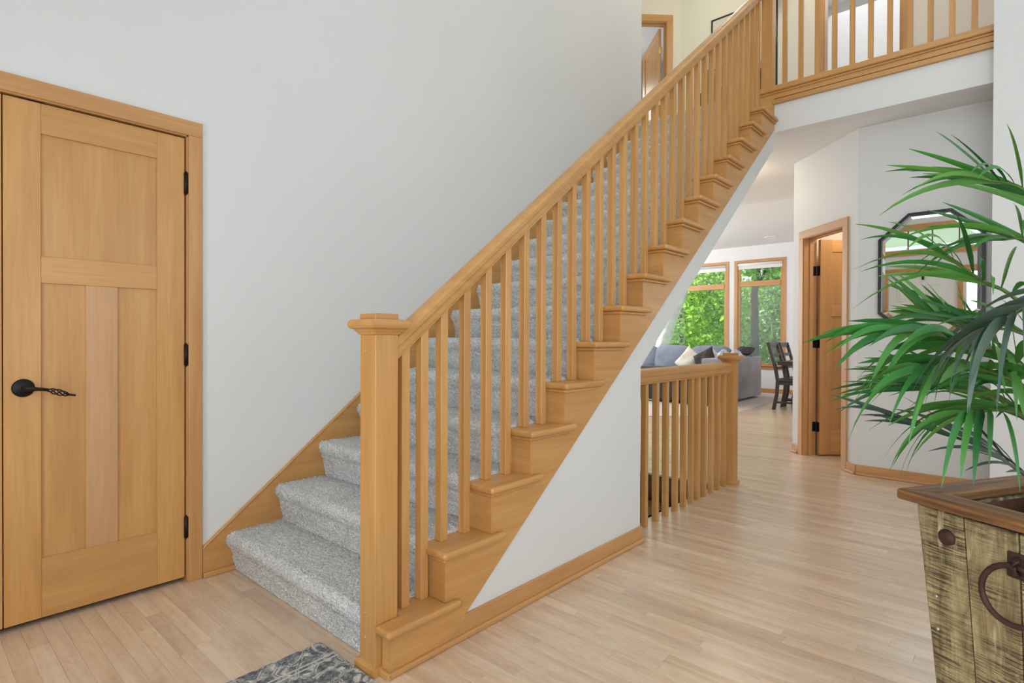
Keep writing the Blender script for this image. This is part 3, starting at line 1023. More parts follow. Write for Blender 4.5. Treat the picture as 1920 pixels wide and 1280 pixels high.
obj('shoe_return', MB().box(1.064, 1.0785, 1.478, 1.535, 0, .022), 'maple_y', stair, bevel=.005, seg=2)
# closed skirt board against the wall
sk = lambda x_: SL * x_ - .622
y0, y1 = YW - .014, YW - .0005
obj('skirt_board', MB().prism([(.958, 0), (.958, .128), (.97, sk(.97)), (4.93, sk(4.93)), (4.93, 2.7), (4.6, 2.7), (1.2, 0)], 'y', y0, y1), 'maple_x', stair)
obj('skirt_cap', MB().prism([(.958, .128), (.97, sk(.97)), (4.93, sk(4.93)), (4.93, sk(4.93) + .014), (.97, sk(.97) + .014), (.958, .140)], 'y', y0 - .004, y1), 'maple_x', stair, bevel=.003)
obj('shoe_molding', MB().box(.958, 1.105, y0 - .012, y0, 0, .024), 'maple_x', stair, bevel=.005, seg=2)


def carpet_step(i, ds, rng):
    t_ = nz(i) + .013
    b_ = nz(i - 1) + .013 if i > 1 else .002
    n_ = nx(i) + .010
    xr_ = nx(i) + .049
    xn_ = nx(i + 1) + .052 if i < 17 else XH + .5
    if i == 17:
        t_ = Z2 + .012
        n_ = XH - .035
        xr_ = n_ + .03
    pts = [(xr_, b_), (xr_ - .004, b_ + .035), (n_ + .020, t_ - .075), (n_ + .006, t_ - .055), (n_, t_ - .036), (n_ + .001, t_ - .022), (n_ + .008, t_ - .009), (n_ + .022, t_ - .001), (n_ + .045, t_), (xn_, t_)]
    # resample
    P = np.array(pts)
    seg = np.hypot(*np.diff(P, axis=0).T)
    cum = np.r_[0, np.cumsum(seg)]
    n = max(int(cum[-1] / ds), 12)
    s_ = np.linspace(0, cum[-1], n + 1)
    px = np.interp(s_, cum, P[:, 0])
    pz = np.interp(s_, cum, P[:, 1])
    tx, tz = np.gradient(px), np.gradient(pz)
    ln = np.hypot(tx, tz)
    nrx, nrz = -tz / ln, tx / ln
    ya, yb_ = 1.604, YW - .0145
    m = int((yb_ - ya) / ds)
    yy = np.linspace(ya, yb_, m + 1)
    amp = min(ds * 1.0, .0055)
    dsp = rng.uniform(-amp, amp, (m + 1, n + 1))
    jit = rng.uniform(-.3, .3, (m + 1, n + 1)) * ds
    dsp[0, :] = -.013
    dsp[1, :] *= .5
    jit[0, :] = 0
    jit[-1, :] = 0
    dsp[:, 0] = 0
    dsp[:, -1] = -.003
    X_ = px[None, :] + nrx[None, :] * dsp
    Z_ = pz[None, :] + nrz[None, :] * dsp
    Y_ = yy[:, None] + jit
    V = np.stack([X_, Y_, Z_], -1).reshape(-1, 3) - np.array(OFF[stair.name])
    idx = np.arange((m + 1) * (n + 1)).reshape(m + 1, n + 1)
    F = np.stack([idx[:-1, :-1], idx[:-1, 1:], idx[1:, 1:], idx[1:, :-1]], -1).reshape(-1, 4)
    me_ = bpy.data.meshes.new('carpet_step')
    me_.vertices.add(len(V))
    me_.vertices.foreach_set('co', V.ravel())
    me_.loops.add(F.size)
    me_.loops.foreach_set('vertex_index', F.ravel())
    me_.polygons.add(len(F))
    me_.polygons.foreach_set('loop_start', np.arange(0, F.size, 4))
    me_.polygons.foreach_set('loop_total', np.full(len(F), 4))
    me_.update(calc_edges=True)
    me_.polygons.foreach_set('use_smooth', [True] * len(F))
    me_.materials.append(M['carpet'])
    o_ = bpy.data.objects.new('carpet_step', me_)
    C.objects.link(o_)
    o_.parent = stair


rng = np.random.default_rng(5)
for i in range(1, 18):
    carpet_step(i, .0045 if i <= 4 else (.006 if i <= 8 else .009), rng)


# ------------------------------------------------------------------ railings
def newel(parent, cx, cy, z0, zt, hw=.0445, plugs=None, base=True):
    p = obj('newel_post', MB().box(cx - hw, cx + hw, cy - hw, cy + hw, z0, zt - .069), 'maple_z', parent, bevel=.002)
    k = hw / .0445
    pr = [(.046, -.070), (.050, -.066), (.051, -.062), (.055, -.060), (.060, -.052), (.066, -.050), (.0715, -.047), (.0745, -.040), (.075, -.034), (.0735, -.027), (.069, -.021), (.064, -.019)]
    obj('cap_molding', MB().squares([(a * k, zt + b_) for a, b_ in pr], (cx, cy)), 'maple_x', p)
    obj('cap_block', MB().box(cx - .046 * k, cx + .046 * k, cy - .046 * k, cy + .046 * k, zt - .02, zt), 'maple_x', p, bevel=.003, seg=2)
    if base:
        obj('base_shoe', MB().squares([(hw + .012, z0), (hw + .012, z0 + .02), (hw + .008, z0 + .027), (hw, z0 + .030)], (cx, cy)), 'maple_x', p)
    for z in plugs or ():
        obj('wood_plug', MB().ball((cx - hw, cy + .012, z), .005, .0075, .0075, 10, 6), 'trim_y', p, smooth=True)
    return p


def baluster_mesh(h0, slope, w=.0165):
    """square spindle, origin at its base, slanted top"""
    m_ = MB().box(-w, w, -w, w, 0, h0)
    m_.v = [(x_, y_, (h0 + x_ * slope) if z_ > 0 else 0) for x_, y_, z_ in m_.v]
    return mesh_of('baluster', m_, 'maple_z', bevel=.0015)


rail = thing('stair_railing', 'maple stair railing with square balusters and capped newel post', 'railing', (1.1, 1.58, 0))
newel(rail, 1.0995, 1.5815, 0, 1.178, plugs=(1.055, .187, .107))
RY = 1.577
rb = lambda x_: SL * x_ + .118      # underside of the handrail


def handrail(parent, a, b, y, z_of, slope):
    """moulded rail swept from x=a to x=b; z_of gives the underside"""
    sec = [(-.020, 0), (.020, 0), (.022, .010), (.026, .014), (.029, .040), (.033, .050), (.034, .068), (.028, .082), (.014, .090), (0, .092),
           (-.014, .090), (-.028, .082), (-.034, .068), (-.033, .050), (-.029, .040), (-.026, .014), (-.022, .010)]
    n = len(sec)
    vs = [(x_, y + p[0], z_of(x_) + p[1]) for x_ in (a, b) for p in sec]
    fs = [tuple(range(n)), tuple(range(2 * n - 1, n - 1, -1))] + [(i, (i + 1) % n, n + (i + 1) % n, n + i) for i in range(n)]
    o_ = obj('handrail', MB().add(vs, fs), 'maple_x', parent)
    return o_


handrail(rail, 1.143, 4.875, RY, rb, SL)
# lengths repeat from step to step, so the spindles of a kind share one mesh
kinds = {}
for i in range(1, 17):
    offs = (.146, .229) if i == 1 else (.088, .204)
    for k_, df in enumerate(offs):
        xb = nx(i) + df
        if xb > 4.80:
            continue
        key = (k_, i == 1)
        if key not in kinds:
            kinds[key] = baluster_mesh(rb(xb) - nz(i), SL)
        obj('baluster', kinds[key], None, rail, loc=(xb, RY, nz(i)))

guard = thing('guard_railing', 'low maple guard railing around the basement stairwell', 'railing', (3.5, 1.6, 0))
GY = 1.605
newel(guard, 4.268, 1.60, 0, .992, hw=.0425)
handrail(guard, XE, 4.227, GY, lambda x_: .832, 0)
gb = baluster_mesh(.832, 0)
for xb in (2.835, 2.955, 3.091, 3.219, 3.351, 3.472, 3.586, 3.690, 3.797, 3.917, 4.031, 4.150):
    obj('baluster', gb, None, guard, loc=(xb, GY, 0))

bal = thing('balcony_railing', 'maple balcony railing across the upper hall edge', 'railing', (XH, .8, Z2))
obj('nosing', MB().box(4.855, 5.02, .10, 1.60, 3.128, Z2), 'maple_y', bal, bevel=.012, seg=3)
obj('nosing_cove', MB().box(4.872, XH, .10, 1.595, 3.112, 3.128), 'maple_y', bal, bevel=.005, seg=2)
obj('fascia', MB().box(4.884, XH, .10, 1.59, 3.074, 3.113), 'maple_y', bal, bevel=.001)
obj('lower_fascia', MB().box(4.876, XH, .10, 1.50, 3.030, 3.067), 'maple_y', bal, bevel=.003)
obj('riser', MB().box(4.885, XH - .001, 1.489, 1.625, nz(16), 3.112), 'maple_y', bal)
newel(bal, 4.918, 1.545, Z2, Z2 + 1.18, base=False)
ub = baluster_mesh(.93, 0)
for k_ in range(13):
    obj('baluster', ub, None, bal, loc=(4.906, 1.412 - .1198 * k_ + (.0 if k_ else 0), Z2))
hr = MB()
sec = [(-.022, 0), (.022, 0), (.029, .04), (.034, .068), (.02, .09), (-.02, .09), (-.034, .068), (-.029, .04)]
n = len(sec)
hr.add([(4.906 + p[0], y_, Z2 + .93 + p[1]) for y_ in (.112, 1.50) for p in sec], [tuple(range(n)), tuple(range(2 * n - 1, n - 1, -1))] + [(i, (i + 1) % n, n + (i + 1) % n, n + i) for i in range(n)])
obj('handrail', hr, 'maple_y', bal)

# basement stair seen through the guard railing
bs = thing('basement_stair', 'carpeted basement steps going down behind the guard railing', 'staircase', (4.15, 2.2, 0))
obj('edge_board', MB().box(4.10, 4.149, 1.682, YW - .002, -.60, .0).box(4.09, 4.149, 1.682, YW - .002, -.022, .004), 'dark_edge', bs)
for k_ in range(1, 11):
    xs = 4.10 - .25 * (k_ - 1)
    obj('carpet_step', MB().box(xs - .27, xs - (0 if k_ > 1 else .001), 1.682, YW - .002, -.20 * k_ - .2, -.20 * k_), 'carpet_basement', bs, bevel=.012, seg=2)
obj('side_trim', MB().box(2.75, 4.10, 1.6605, 1.6795, -.2, .0), 'dark_edge', bs)

# ------------------------------------------------------------------ closet area rug
o = obj('entry_rug', MB().box(-.55, 1.036, .72, 1.846, .0005, .009), 'rug', bevel=.003)
tag(o, 'grey and cream distressed rug with worn floral pattern by the newel', 'rug')

# ------------------------------------------------------------------ mirror
mr = thing('wall_mirror_octagon', 'octagonal mirror in a black frame hung behind the palm', 'mirror', (XM, .48, 1.59))
mr.name = 'octagonal_mirror'
OFF['octagonal_mirror'] = Vector((XM, .48, 1.59))


def octo(hw_, hh_, c, d):
    return [(-hw_ + c, hh_), (hw_ - c, hh_), (hw_, hh_ - d), (hw_, -hh_ + d), (hw_ - c, -hh_), (-hw_ + c, -hh_), (-hw_, -hh_ + d), (-hw_, hh_ - d)]


o0 = octo(.325, .474, .194, .184)
o1 = octo(.303, .452, .183, .174)
o2 = octo(.278, .427, .172, .164)
P3 = lambda p, x_: (x_, .48 + p[0], 1.59 + p[1])
fr = MB()
rings = [(o0, XM - .001), (o0, XM - .026), (o1, XM - .026), (o1, XM - .012)]
vs = [P3(p, x_) for pl, x_ in rings for p in pl]
fs = [(r * 8 + k, r * 8 + (k + 1) % 8, (r + 1) * 8 + (k + 1) % 8, (r + 1) * 8 + k) for r in range(3) for k in range(8)]
fr.add(vs, fs)
obj('frame', fr, 'black_frame', mr)
bv = MB()
bv.add([P3(p, XM - .0125) for p in o1] + [P3(p, XM - .0165) for p in o2], [(k, (k + 1) % 8, 8 + (k + 1) % 8, 8 + k) for k in range(8)])
obj('bevelled_edge', bv, 'mirror', mr)
gl = MB()
gl.add([P3(p, XM - .0165) for p in o2], [tuple(range(8))])
obj('mirror_glass', gl, 'mirror', mr)

# ------------------------------------------------------------------ rustic planter
PC = (1.688, .216)
e1 = Vector((-.508, -.862))
e2 = Vector((.869, -.495))
SD = .49
ang = math.atan2(e2.y, e2.x)
pcx = PC[0] + (e1.x + e2.x) * SD / 2
pcy = PC[1] + (e1.y + e2.y) * SD / 2
pl = thing('wooden_planter', 'rustic square planter of worn boards with iron ring handle', 'planter', (pcx, pcy, 0), ang)
# local: x along e2, y along -e1 ; front face (towards the door) is at local x = -SD/2 side
ht, hb, zt = .215, .168, .694


def slant(side, a, b, z0, z1, t=.022, proud=0.0):
    """one board on a tapered side; a,b fractions across the width"""
    vs = []
    for z in (z0, z1):
        k = z / zt
        h_ = hb + (ht - hb) * k
        for f in (a, b):
            c_ = -h_ + 2 * h_ * f
            for d_ in (h_ + proud, h_ - t):
                p_ = (-d_, c_)
                for _ in range(side):
                    p_ = (p_[1], -p_[0])
                vs.append((p_[0], p_[1], z))
    return MB().add(vs, [(0, 1, 3, 2), (4, 5, 7, 6), (0, 1, 5, 4), (2, 3, 7, 6), (0, 2, 6, 4), (1, 3, 7, 5)])


rp = random.Random(5)
for side in range(4):
    cuts = [0, .247, .5, .752, 1.0]
    for k_ in range(4):
        obj('board', slant(side, cuts[k_] + .004, cuts[k_ + 1] - .004, .01, zt - rp.uniform(0, .003), .022, rp.uniform(-.002, .002)), 'rustic', pl, bevel=.002)
obj('bottom', MB().box(-hb + .02, hb - .02, -hb + .02, hb - .02, .012, .03), 'rustic', pl)
h_, rw, z0, z1 = SD / 2, .073, zt + .008, zt + .034
for side in range(4):
    q = [(-h_, -h_), (-h_, h_), (-h_ + rw, h_ - rw), (-h_ + rw, -h_ + rw)]
    for _ in range(side):
        q = [(b_, -a_) for a_, b_ in q]
    obj('rim_board', MB().prism(q, 'z', z0, z1), 'rustic_rim_y' if side % 2 == 0 else 'rustic_rim', pl, bevel=.005, seg=2)
for side in range(4):
    obj('dark_inner_sheet', slant(side, .02, .98, .03, zt - .01, .006, -.0235), 'dark_edge', pl)  # dark sheets added over the inner faces to darken the planter inside
obj('soil', MB().box(-.175, .175, -.175, .175, .40, .56), 'soil', pl)


def front_pt(f, z, out):
    h2 = hb + (ht - hb) * z / zt
    return (-h2 - out, h2 - 2 * h2 * f, z)


for f in (.155, .845):
    p_ = front_pt(f, .634, 0)
    obj('bolt_head', MB().lathe([(0, -.0), (.019, 0), (.019, -.003), (.014, -.007), (.006, -.009), (0, -.009)], p_, 'x', 14), 'rust', pl, smooth=True)
for f, z in ((.06, .48), (.05, .40)):
    obj('nail_head', MB().ball(front_pt(f, z, .0), .003, .005, .005, 8, 5), 'chrome', pl, smooth=True)
p_ = front_pt(.5, .622, 0)
rg = obj('ring_handle', MB().box(p_[0] - .006, p_[0] + .002, p_[1] - .022, p_[1] + .022, p_[2] - .028, p_[2] + .028), 'rust', pl, bevel=.003)
obj('staple', MB().tube([(p_[0] - .004, p_[1] - .0, p_[2] + .016), (p_[0] - .02, p_[1], p_[2] + .012), (p_[0] - .024, p_[1], p_[2]), (p_[0] - .02, p_[1], p_[2] - .012), (p_[0] - .004, p_[1], p_[2] - .016)], .006, 8), 'rust', rg, smooth=True)
rr = []
for k_ in range(29):
    a = 2 * PI * k_ / 28
    rr.append((p_[0] - .014 - .012 * (1 - math.cos(a)) * .5, p_[1] + .060 * math.sin(a), p_[2] - .060 + .060 * math.cos(a)))
obj('ring', MB().tube(rr, .0062, 8), 'rust', rg, smooth=True)

# ------------------------------------------------------------------ artificial palm
palm = thing('potted_palm', 'green artificial palm with long drooping leaflets in the planter', 'plant', (pcx, pcy, .58))


def leaflet_mesh(droop, wd, roll):
    """strap leaf along x, bending down under its weight, blade rolled about its own axis"""
    n_ = 8
    vs = []
    for i in range(n_ + 1):
        t_ = i / n_
        w_ = wd * min(1, .30 + t_ * 3.2) * (1 - t_ ** 3.2) ** .75 if t_ < 1 else .0015
        x_ = t_ * (1 - .22 * droop * t_)
        z_ = .12 * t_ - droop * .8 * t_ ** 2.1
        for sg in (-1, 0, 1):
            f_ = .22 * w_ * abs(sg)
            vs.append((x_, sg * w_ * math.cos(roll) - f_ * math.sin(roll), z_ + sg * w_ * math.sin(roll) + f_ * math.cos(roll)))
    fs = []
    for i in range(n_):
        for k in range(2):
            fs.append((3 * i + k, 3 * i + k + 1, 3 * i + 4 + k, 3 * i + 3 + k))
    return vs, fs


LM = {}
for mname in ('palm', 'palm_dark'):
    for di, dr in enumerate((.10, .3, .55, .85)):
        for wi, wd in enumerate((.027, .041)):
            for ri, roll in enumerate((.6, .95, 1.25)):
                for sg in (-1, 1):
                    vs, fs = leaflet_mesh(dr, wd, roll * sg)
                    me_ = bpy.data.meshes.new('leaflet')
                    me_.from_pydata(vs, [], fs)
                    me_.polygons.foreach_set('use_smooth', [True] * len(fs))
                    me_.materials.append(M[mname])
                    LM[mname, di, wi, ri, sg] = me_

rl = random.Random(21)
ORG = Vector((pcx, pcy, .58))


def bez(P, t_):
    # Catmull-Rom through the points
    n_ = len(P) - 1
    s_ = min(t_ * n_, n_ - 1e-6)
    i = int(s_)
    f = s_ - i
    p0, p1, p2, p3 = P[max(i - 1, 0)], P[i], P[i + 1], P[min(i + 2, n_)]
    return .5 * ((2 * p1) + (p2 - p0) * f + (2 * p0 - 5 * p1 + 4 * p2 - p3) * f ** 2 + (3 * p1 - p0 - 3 * p2 + p3) * f ** 3)


def frond(pts, n_, ln, start=.38, mname='palm', droop=1, wi=1, up_=.15, spread=(.85, .12)):
    P = [Vector(p) for p in pts]
    root = Vector((pcx + (P[0].x - pcx) * .25, pcy + (P[0].y - pcy) * .25, .57))
    P = [root] + P
    path = [bez(P, k / 20) for k in range(21)]
    fo = obj('frond', MB().tube([tuple(p) for p in path], [.0065 - .0045 * k / 20 for k in range(21)], 6), 'stem', palm, smooth=True)
    off = OFF[palm.name]
    for k in range(n_):
        f = k / (n_ - 1)
        t_ = start + (1 - start) * f * .985
        p = bez(P, t_)
        T = (bez(P, min(t_ + .02, 1)) - bez(P, t_ - .02)).normalized()
        side = 1 if k % 2 else -1
        Sd = T.cross(Vector((0, 0, 1)))
        if Sd.length < .1:
            Sd = Vector((1, 0, 0))
        Sd.normalize()
        U = Sd.cross(T)
        a = spread[0] + (spread[1] - spread[0]) * f + rl.uniform(-.1, .1)
        D = (T * math.cos(a) + Sd * side * math.sin(a) + U * (up_ + rl.uniform(-.12, .12))).normalized()
        Zv = (Vector((0, 0, 1)) - D * D.z)
        if Zv.length < .15:
            Zv = U
        Zv.normalize()
        Yv = Zv.cross(D)
        L_ = ln * (.72 + .5 * math.sin(PI * (.25 + .6 * f))) * rl.uniform(.88, 1.12)
        dd = max(0, min(3, droop + rl.choice((-1, 0, 0, 1))))
        o_ = bpy.data.objects.new('leaflet', LM[mname, dd, wi, rl.choice((0, 1, 1, 2)), side])
        C.objects.link(o_)
        o_.parent = fo
        mt = Matrix(((D.x, Yv.x, Zv.x, 0), (D.y, Yv.y, Zv.y, 0), (D.z, Yv.z, Zv.z, 0), (0, 0, 0, 1)))
        o_.matrix_local = Matrix.Translation(p - off) @ mt @ Matrix.Scale(L_, 4)


frond([(1.753, -.130, .876), (1.551, -.024, .950), (1.455, .024, .965), (1.390, .065, .960)], 20, .185, .50, 'palm', 3, 1, -.05, (1.15, .3))
frond([(1.802, -.126, .713), (1.768, -.028, .780), (1.772, .058, .839), (1.773, .207, .885)], 22, .19, .40, 'palm_dark', 1, 0, .05)
frond([(1.760, -.139, .829), (1.633, -.025, .942), (1.582, .061, .989), (1.550, .142, .990)], 26, .21, .42, 'palm', 1, 0, .05)
frond([(1.761, -.138, .911), (1.571, -.016, 1.041), (1.432, .081, 1.096), (1.329, .165, 1.114)], 28, .20, .40, 'palm', 2, 1, .02)
frond([(1.847, -.145, .926), (1.798, .001, 1.044), (1.764, .100, 1.128), (1.757, .168, 1.162)], 18, .14, .42, 'palm', 0, 1, .4)
frond([(1.782, -.131, .978), (1.649, -.011, 1.177), (1.565, .053, 1.227), (1.490, .107, 1.277)], 15, .20, .55, 'palm', 2, 0, .05)
frond([(1.769, -.146, 1.027), (1.623, -.071, 1.328), (1.518, -.012, 1.400), (1.449, .035, 1.412)], 20, .20, .5, 'palm', 1, 0, .1)
frond([(1.718, -.150, 1.007), (1.440, -.078, 1.175), (1.293, -.019, 1.156), (1.211, .027, 1.121)], 22, .18, .5, 'palm_dark', 3, 1, 0)
frond([(1.827, -.151, 1.024), (1.755, -.069, 1.264), (1.684, -.019, 1.320), (1.622, .020, 1.316)], 18, .20, .5, 'palm', 1, 0, .1)
frond([(1.732, -.136, .868), (1.524, -.023, 1.000), (1.375, .053, 1.046), (1.277, .118, 1.047)], 26, .19, .42, 'palm', 2, 1, .02)
frond([(1.818, -.143, .833), (1.741, -.027, .913), (1.721, .057, .967), (1.695, .145, .991)], 24, .20, .40, 'palm', 1, 0, .1)
frond([(1.804, -.142, .906), (1.777, -.035, 1.096), (1.756, .049, 1.129), (1.756, .110, 1.140)], 20, .17, .45, 'palm', 1, 1, .15)
frond([(1.83, -.20, .95), (1.86, -.36, 1.25), (1.88, -.52, 1.34), (1.90, -.68, 1.30)], 16, .24, .5, 'palm', 1, 1, .1)
frond([(1.78, -.22, .90), (1.66, -.42, 1.10), (1.56, -.56, 1.14), (1.44, -.68, 1.06)], 16, .24, .5, 'palm', 2, 1, .1)

# ------------------------------------------------------------------ living room furniture
sofa = thing('sectional_sofa', 'large blue-grey sectional sofa with loose back cushions below windows', 'sofa', (9.9, 5.0, 0))
sb = lambda n_, a, m_, bev=.04, sg=3: obj(n_, MB().box(*a), m_, sofa, bevel=bev, seg=sg, smooth=True)
sb('base', (8.86, 10.95, 3.62, 4.8, .06, .36), 'sofa_dark', .02, 2)
sb('base', (9.75, 10.95, 4.8, 7.6, .06, .36), 'sofa_dark', .02, 2)
sb('near_back', (8.80, 9.02, 3.62, 5.05, .05, .62), 'sofa_dark', .05)
sb('chaise_arm', (8.75, 9.05, 5.07, 6.9, .05, .60), 'sofa', .05)
for a, b in ((3.78, 4.78), (4.8, 5.75), (5.77, 6.7), (6.72, 7.6)):
    sb('seat_cushion', (9.05 if a < 4.7 else 9.7, 10.5, a, b, .35, .49), 'sofa', .05)
# pleated outer side towards the hall, rounded at its far end
sec = []
for k_ in range(41):
    t_ = k_ / 40
    sec.append((8.82 + 2.0 * t_, 3.50 + .018 * abs(math.sin(t_ * PI * 6))))
for k_ in range(1, 9):
    a = PI / 2 * k_ / 8
    sec.append((10.82 + .16 * math.sin(a), 3.66 - .16 * math.cos(a)))
sec += [(10.98, 3.78), (8.82, 3.78)]
obj('side_back', MB().prism(sec, 'z', .05, .775), 'sofa_light', sofa, bevel=.02, seg=2)
sb('far_back', (10.70, 10.98, 3.78, 7.6, .05, .80), 'sofa_light', .06)


def cushion(cx, cy, cz, hx, hy, hz, p=.55, tilt=0.0, yaw=0.0):
    m_ = MB().ball((0, 0, 0), hx, hy, hz, 28, 18, p)
    R = Matrix.Rotation(yaw, 3, 'Z') @ Matrix.Rotation(tilt, 3, 'Y')
    m_.v = [tuple(R @ Vector((v_[0] * (1 - .25 * (abs(v_[1]) / hy) ** 2 - .2 * (abs(v_[2]) / hz) ** 2), v_[1], v_[2])) + Vector((cx, cy, cz))) for v_ in m_.v]
    return m_


for cy in (4.28, 5.02, 5.76, 6.5):
    obj('back_cushion', cushion(10.42, cy, .70, .17, .40, .265, .5, .22), 'sofa', sofa, smooth=True)
obj('foot', MB().lathe([(0, 0), (.03, 0), (.035, .055), (0, .055)], (10.8, 3.66, .006), 'z', 10).lathe([(0, 0), (.03, 0), (.035, .055), (0, .055)], (8.95, 3.66, .006), 'z', 10), 'chrome', sofa)


def pillow(cx, cy, cz, hs, th, roll, lean, yaw):
    """square knife-edge pillow: thick in the middle, thin pinched rim"""
    n_ = 14
    m_ = MB()
    for sd in (-1, 1):
        vs = []
        for i_ in range(n_ + 1):
            for j_ in range(n_ + 1):
                a, b = -1 + 2 * i_ / n_, -1 + 2 * j_ / n_
                f = max(0, (1 - a * a) * (1 - b * b)) ** .42
                k = 1 - .10 * (1 - abs(a * b)) * max(abs(a), abs(b)) ** 4
                vs.append((sd * th * f + .012 * math.sin(5 * a + 3 * b) * f, a * hs * k, b * hs * k))
        m_.add(vs, [(i_ * (n_ + 1) + j_, i_ * (n_ + 1) + j_ + 1, (i_ + 1) * (n_ + 1) + j_ + 1, (i_ + 1) * (n_ + 1) + j_) for i_ in range(n_) for j_ in range(n_)])
    R = Matrix.Rotation(yaw, 3, 'Z') @ Matrix.Rotation(lean, 3, 'Y') @ Matrix.Rotation(roll, 3, 'X')
    m_.v = [tuple(R @ Vector(v_) + Vector((cx, cy, cz))) for v_ in m_.v]
    return m_


o = obj('throw_pillow', pillow(9.60, 4.33, .70, .20, .085, .62, .35, .15), 'pillow_white', smooth=True)
tag(o, 'cream throw pillow slumped on the sectional sofa seat', 'pillow')
o = obj('throw_pillow', pillow(9.45, 3.98, .71, .20, .09, -.5, .3, -.25), 'pillow_dark', smooth=True)
tag(o, 'dark brown throw pillow beside the cream pillow on the sofa', 'pillow')
o = obj('throw_pillow', pillow(10.45, 3.66, .875, .15, .07, .1, 1.3, .1), 'sofa_dark', smooth=True)
tag(o, 'charcoal pillow lying on the right end of the sofa', 'pillow')
bl = MB()
NX, NY = 20, 26
vs = []
for i in range(NX + 1):
    for j in range(NY + 1):
        x_, y_ = 9.75 + .95 * i / NX, 3.55 + .75 * j / NY
        e = min(i, NX - i, j, NY - j)
        z_ = .80 + .05 * math.sin(i * .9 + j * .35) + .04 * math.sin(j * .8 - i * .3) + (.02 if e > 2 else -.03 * (3 - e))
        vs.append((x_ + .02 * math.sin(j), y_ + .02 * math.sin(i * 1.3), z_))
bl.add(vs, [(i * (NY + 1) + j, i * (NY + 1) + j + 1, (i + 1) * (NY + 1) + j + 1, (i + 1) * (NY + 1) + j) for i in range(NX) for j in range(NY)])
o = obj('throw_blanket', bl, 'blanket', smooth=True)
tag(o, 'crumpled grey and white blanket thrown over the sofa end', 'blanket')


def dining_chair(cx, label):
    t_ = thing('dining_chair', label, 'chair', (cx, 2.73, 0), group='dark dining chairs at the table')
    for s in (-1, 1):
        xs = cx + s * .205
        pth = [(xs, 2.78, 0), (xs, 2.735, .25), (xs, 2.725, .45), (xs, 2.76, .65), (xs, 2.87, 1.04)]
        m_ = MB()
        w_, d_ = .019, .024
        vs = [(p[0] + a * w_, p[1] + b_ * d_, p[2]) for p in pth for a, b_ in ((-1, -1), (1, -1), (1, 1), (-1, 1))]
        n_ = len(pth)
        m_.add(vs, [(0, 1, 2, 3)] + [tuple(4 * (n_ - 1) + k for k in range(4))] + [(4 * i + k, 4 * i + (k + 1) % 4, 4 * i + 4 + (k + 1) % 4, 4 * i + 4 + k) for i in range(n_ - 1) for k in range(4)])
        obj('leg', m_, 'darkwood', t_, bevel=.003)
        obj('leg', MB().box(xs - .019, xs + .019, 2.31, 2.35, 0, .43), 'darkwood', t_, bevel=.003)
        obj('stretcher', MB().box(xs - .01, xs + .01, 2.34, 2.76, .10, .13), 'darkwood', t_, bevel=.003)
    for z, h_, dy in ((.96, .075, .125), (.82, .05, .08), (.62, .04, .03)):
        obj('back_rail', MB().box(cx - .19, cx + .19, 2.722 + dy, 2.742 + dy, z, z + h_), 'darkwood', t_, bevel=.004)
    obj('apron', MB().box(cx - .20, cx + .20, 2.32, 2.73, .385, .435), 'darkwood', t_, bevel=.003)
    obj('seat', MB().box(cx - .225, cx + .225, 2.29, 2.735, .435, .485), 'leather', t_, bevel=.018, seg=3, smooth=True)
    return t_


dining_chair(9.42, 'black ladder-back dining chair nearest the sofa end')
dining_chair(9.97, 'black ladder-back dining chair behind the first one')
tb = thing('dining_table', 'dark wooden dining table edge cut by the angled wall', 'table', (9.9, 1.9, 0))
obj('tabletop', MB().box(8.95, 10.9, 1.35, 2.655, .70, .76), 'darkwood', tb, bevel=.004)
for xx in (9.35, 10.5):
    obj('leg', MB().prism([(2.50, .70), (2.36, .70), (1.98, .03), (2.12, .03)], 'x', xx - .05, xx + .05), 'darkwood', tb, bevel=.004)
    obj('leg', MB().prism([(1.50, .70), (1.64, .70), (2.02, .03), (1.88, .03)], 'x', xx - .04, xx + .04), 'darkwood', tb, bevel=.004)
    obj('foot_rail', MB().box(xx - .05, xx + .05, 1.6, 2.4, 0, .06), 'darkwood', tb, bevel=.004)
cs = thing('ceiling_fixture', 'flat round white fixture in the living room ceiling', 'ceiling light', (11.0, 3.39, ZL - .012))
obj('trim_ring', MB().lathe([(0, ZL), (.125, ZL), (.12, ZL - .010), (.09, ZL - .012), (.085, ZL - .006), (0, ZL - .006)], (11.0, 3.39, 0), 'z', 28), 'ring_light', cs, smooth=False)
dl = thing('ceiling_lamp', 'small warm ceiling lamp in the hall hidden behind the stair', 'ceiling light', (5.75, 2.2, ZC))
obj('canopy', MB().lathe([(0, ZC), (.07, ZC), (.065, ZC - .02), (.012, ZC - .028), (.012, ZC - .12), (0, ZC - .12)], (5.75, 2.2, 0), 'z', 24), 'brass', dl)
wn6 = thing('added_window_6', 'unseen foyer side window added for the side fill', 'window', (2.2, -2.2, .6), kind='structure')  # unseen opening added to account for the side fill
obj('pane', MB().box(.7, 3.7, -2.30, -2.294, .6, 2.8), 'glass', wn6)
for a in (.7, 2.18, 3.66):
    obj('sash_stile', MB().box(a, a + .04, -2.31, -2.27, .6, 2.8), 'trim_z', wn6)

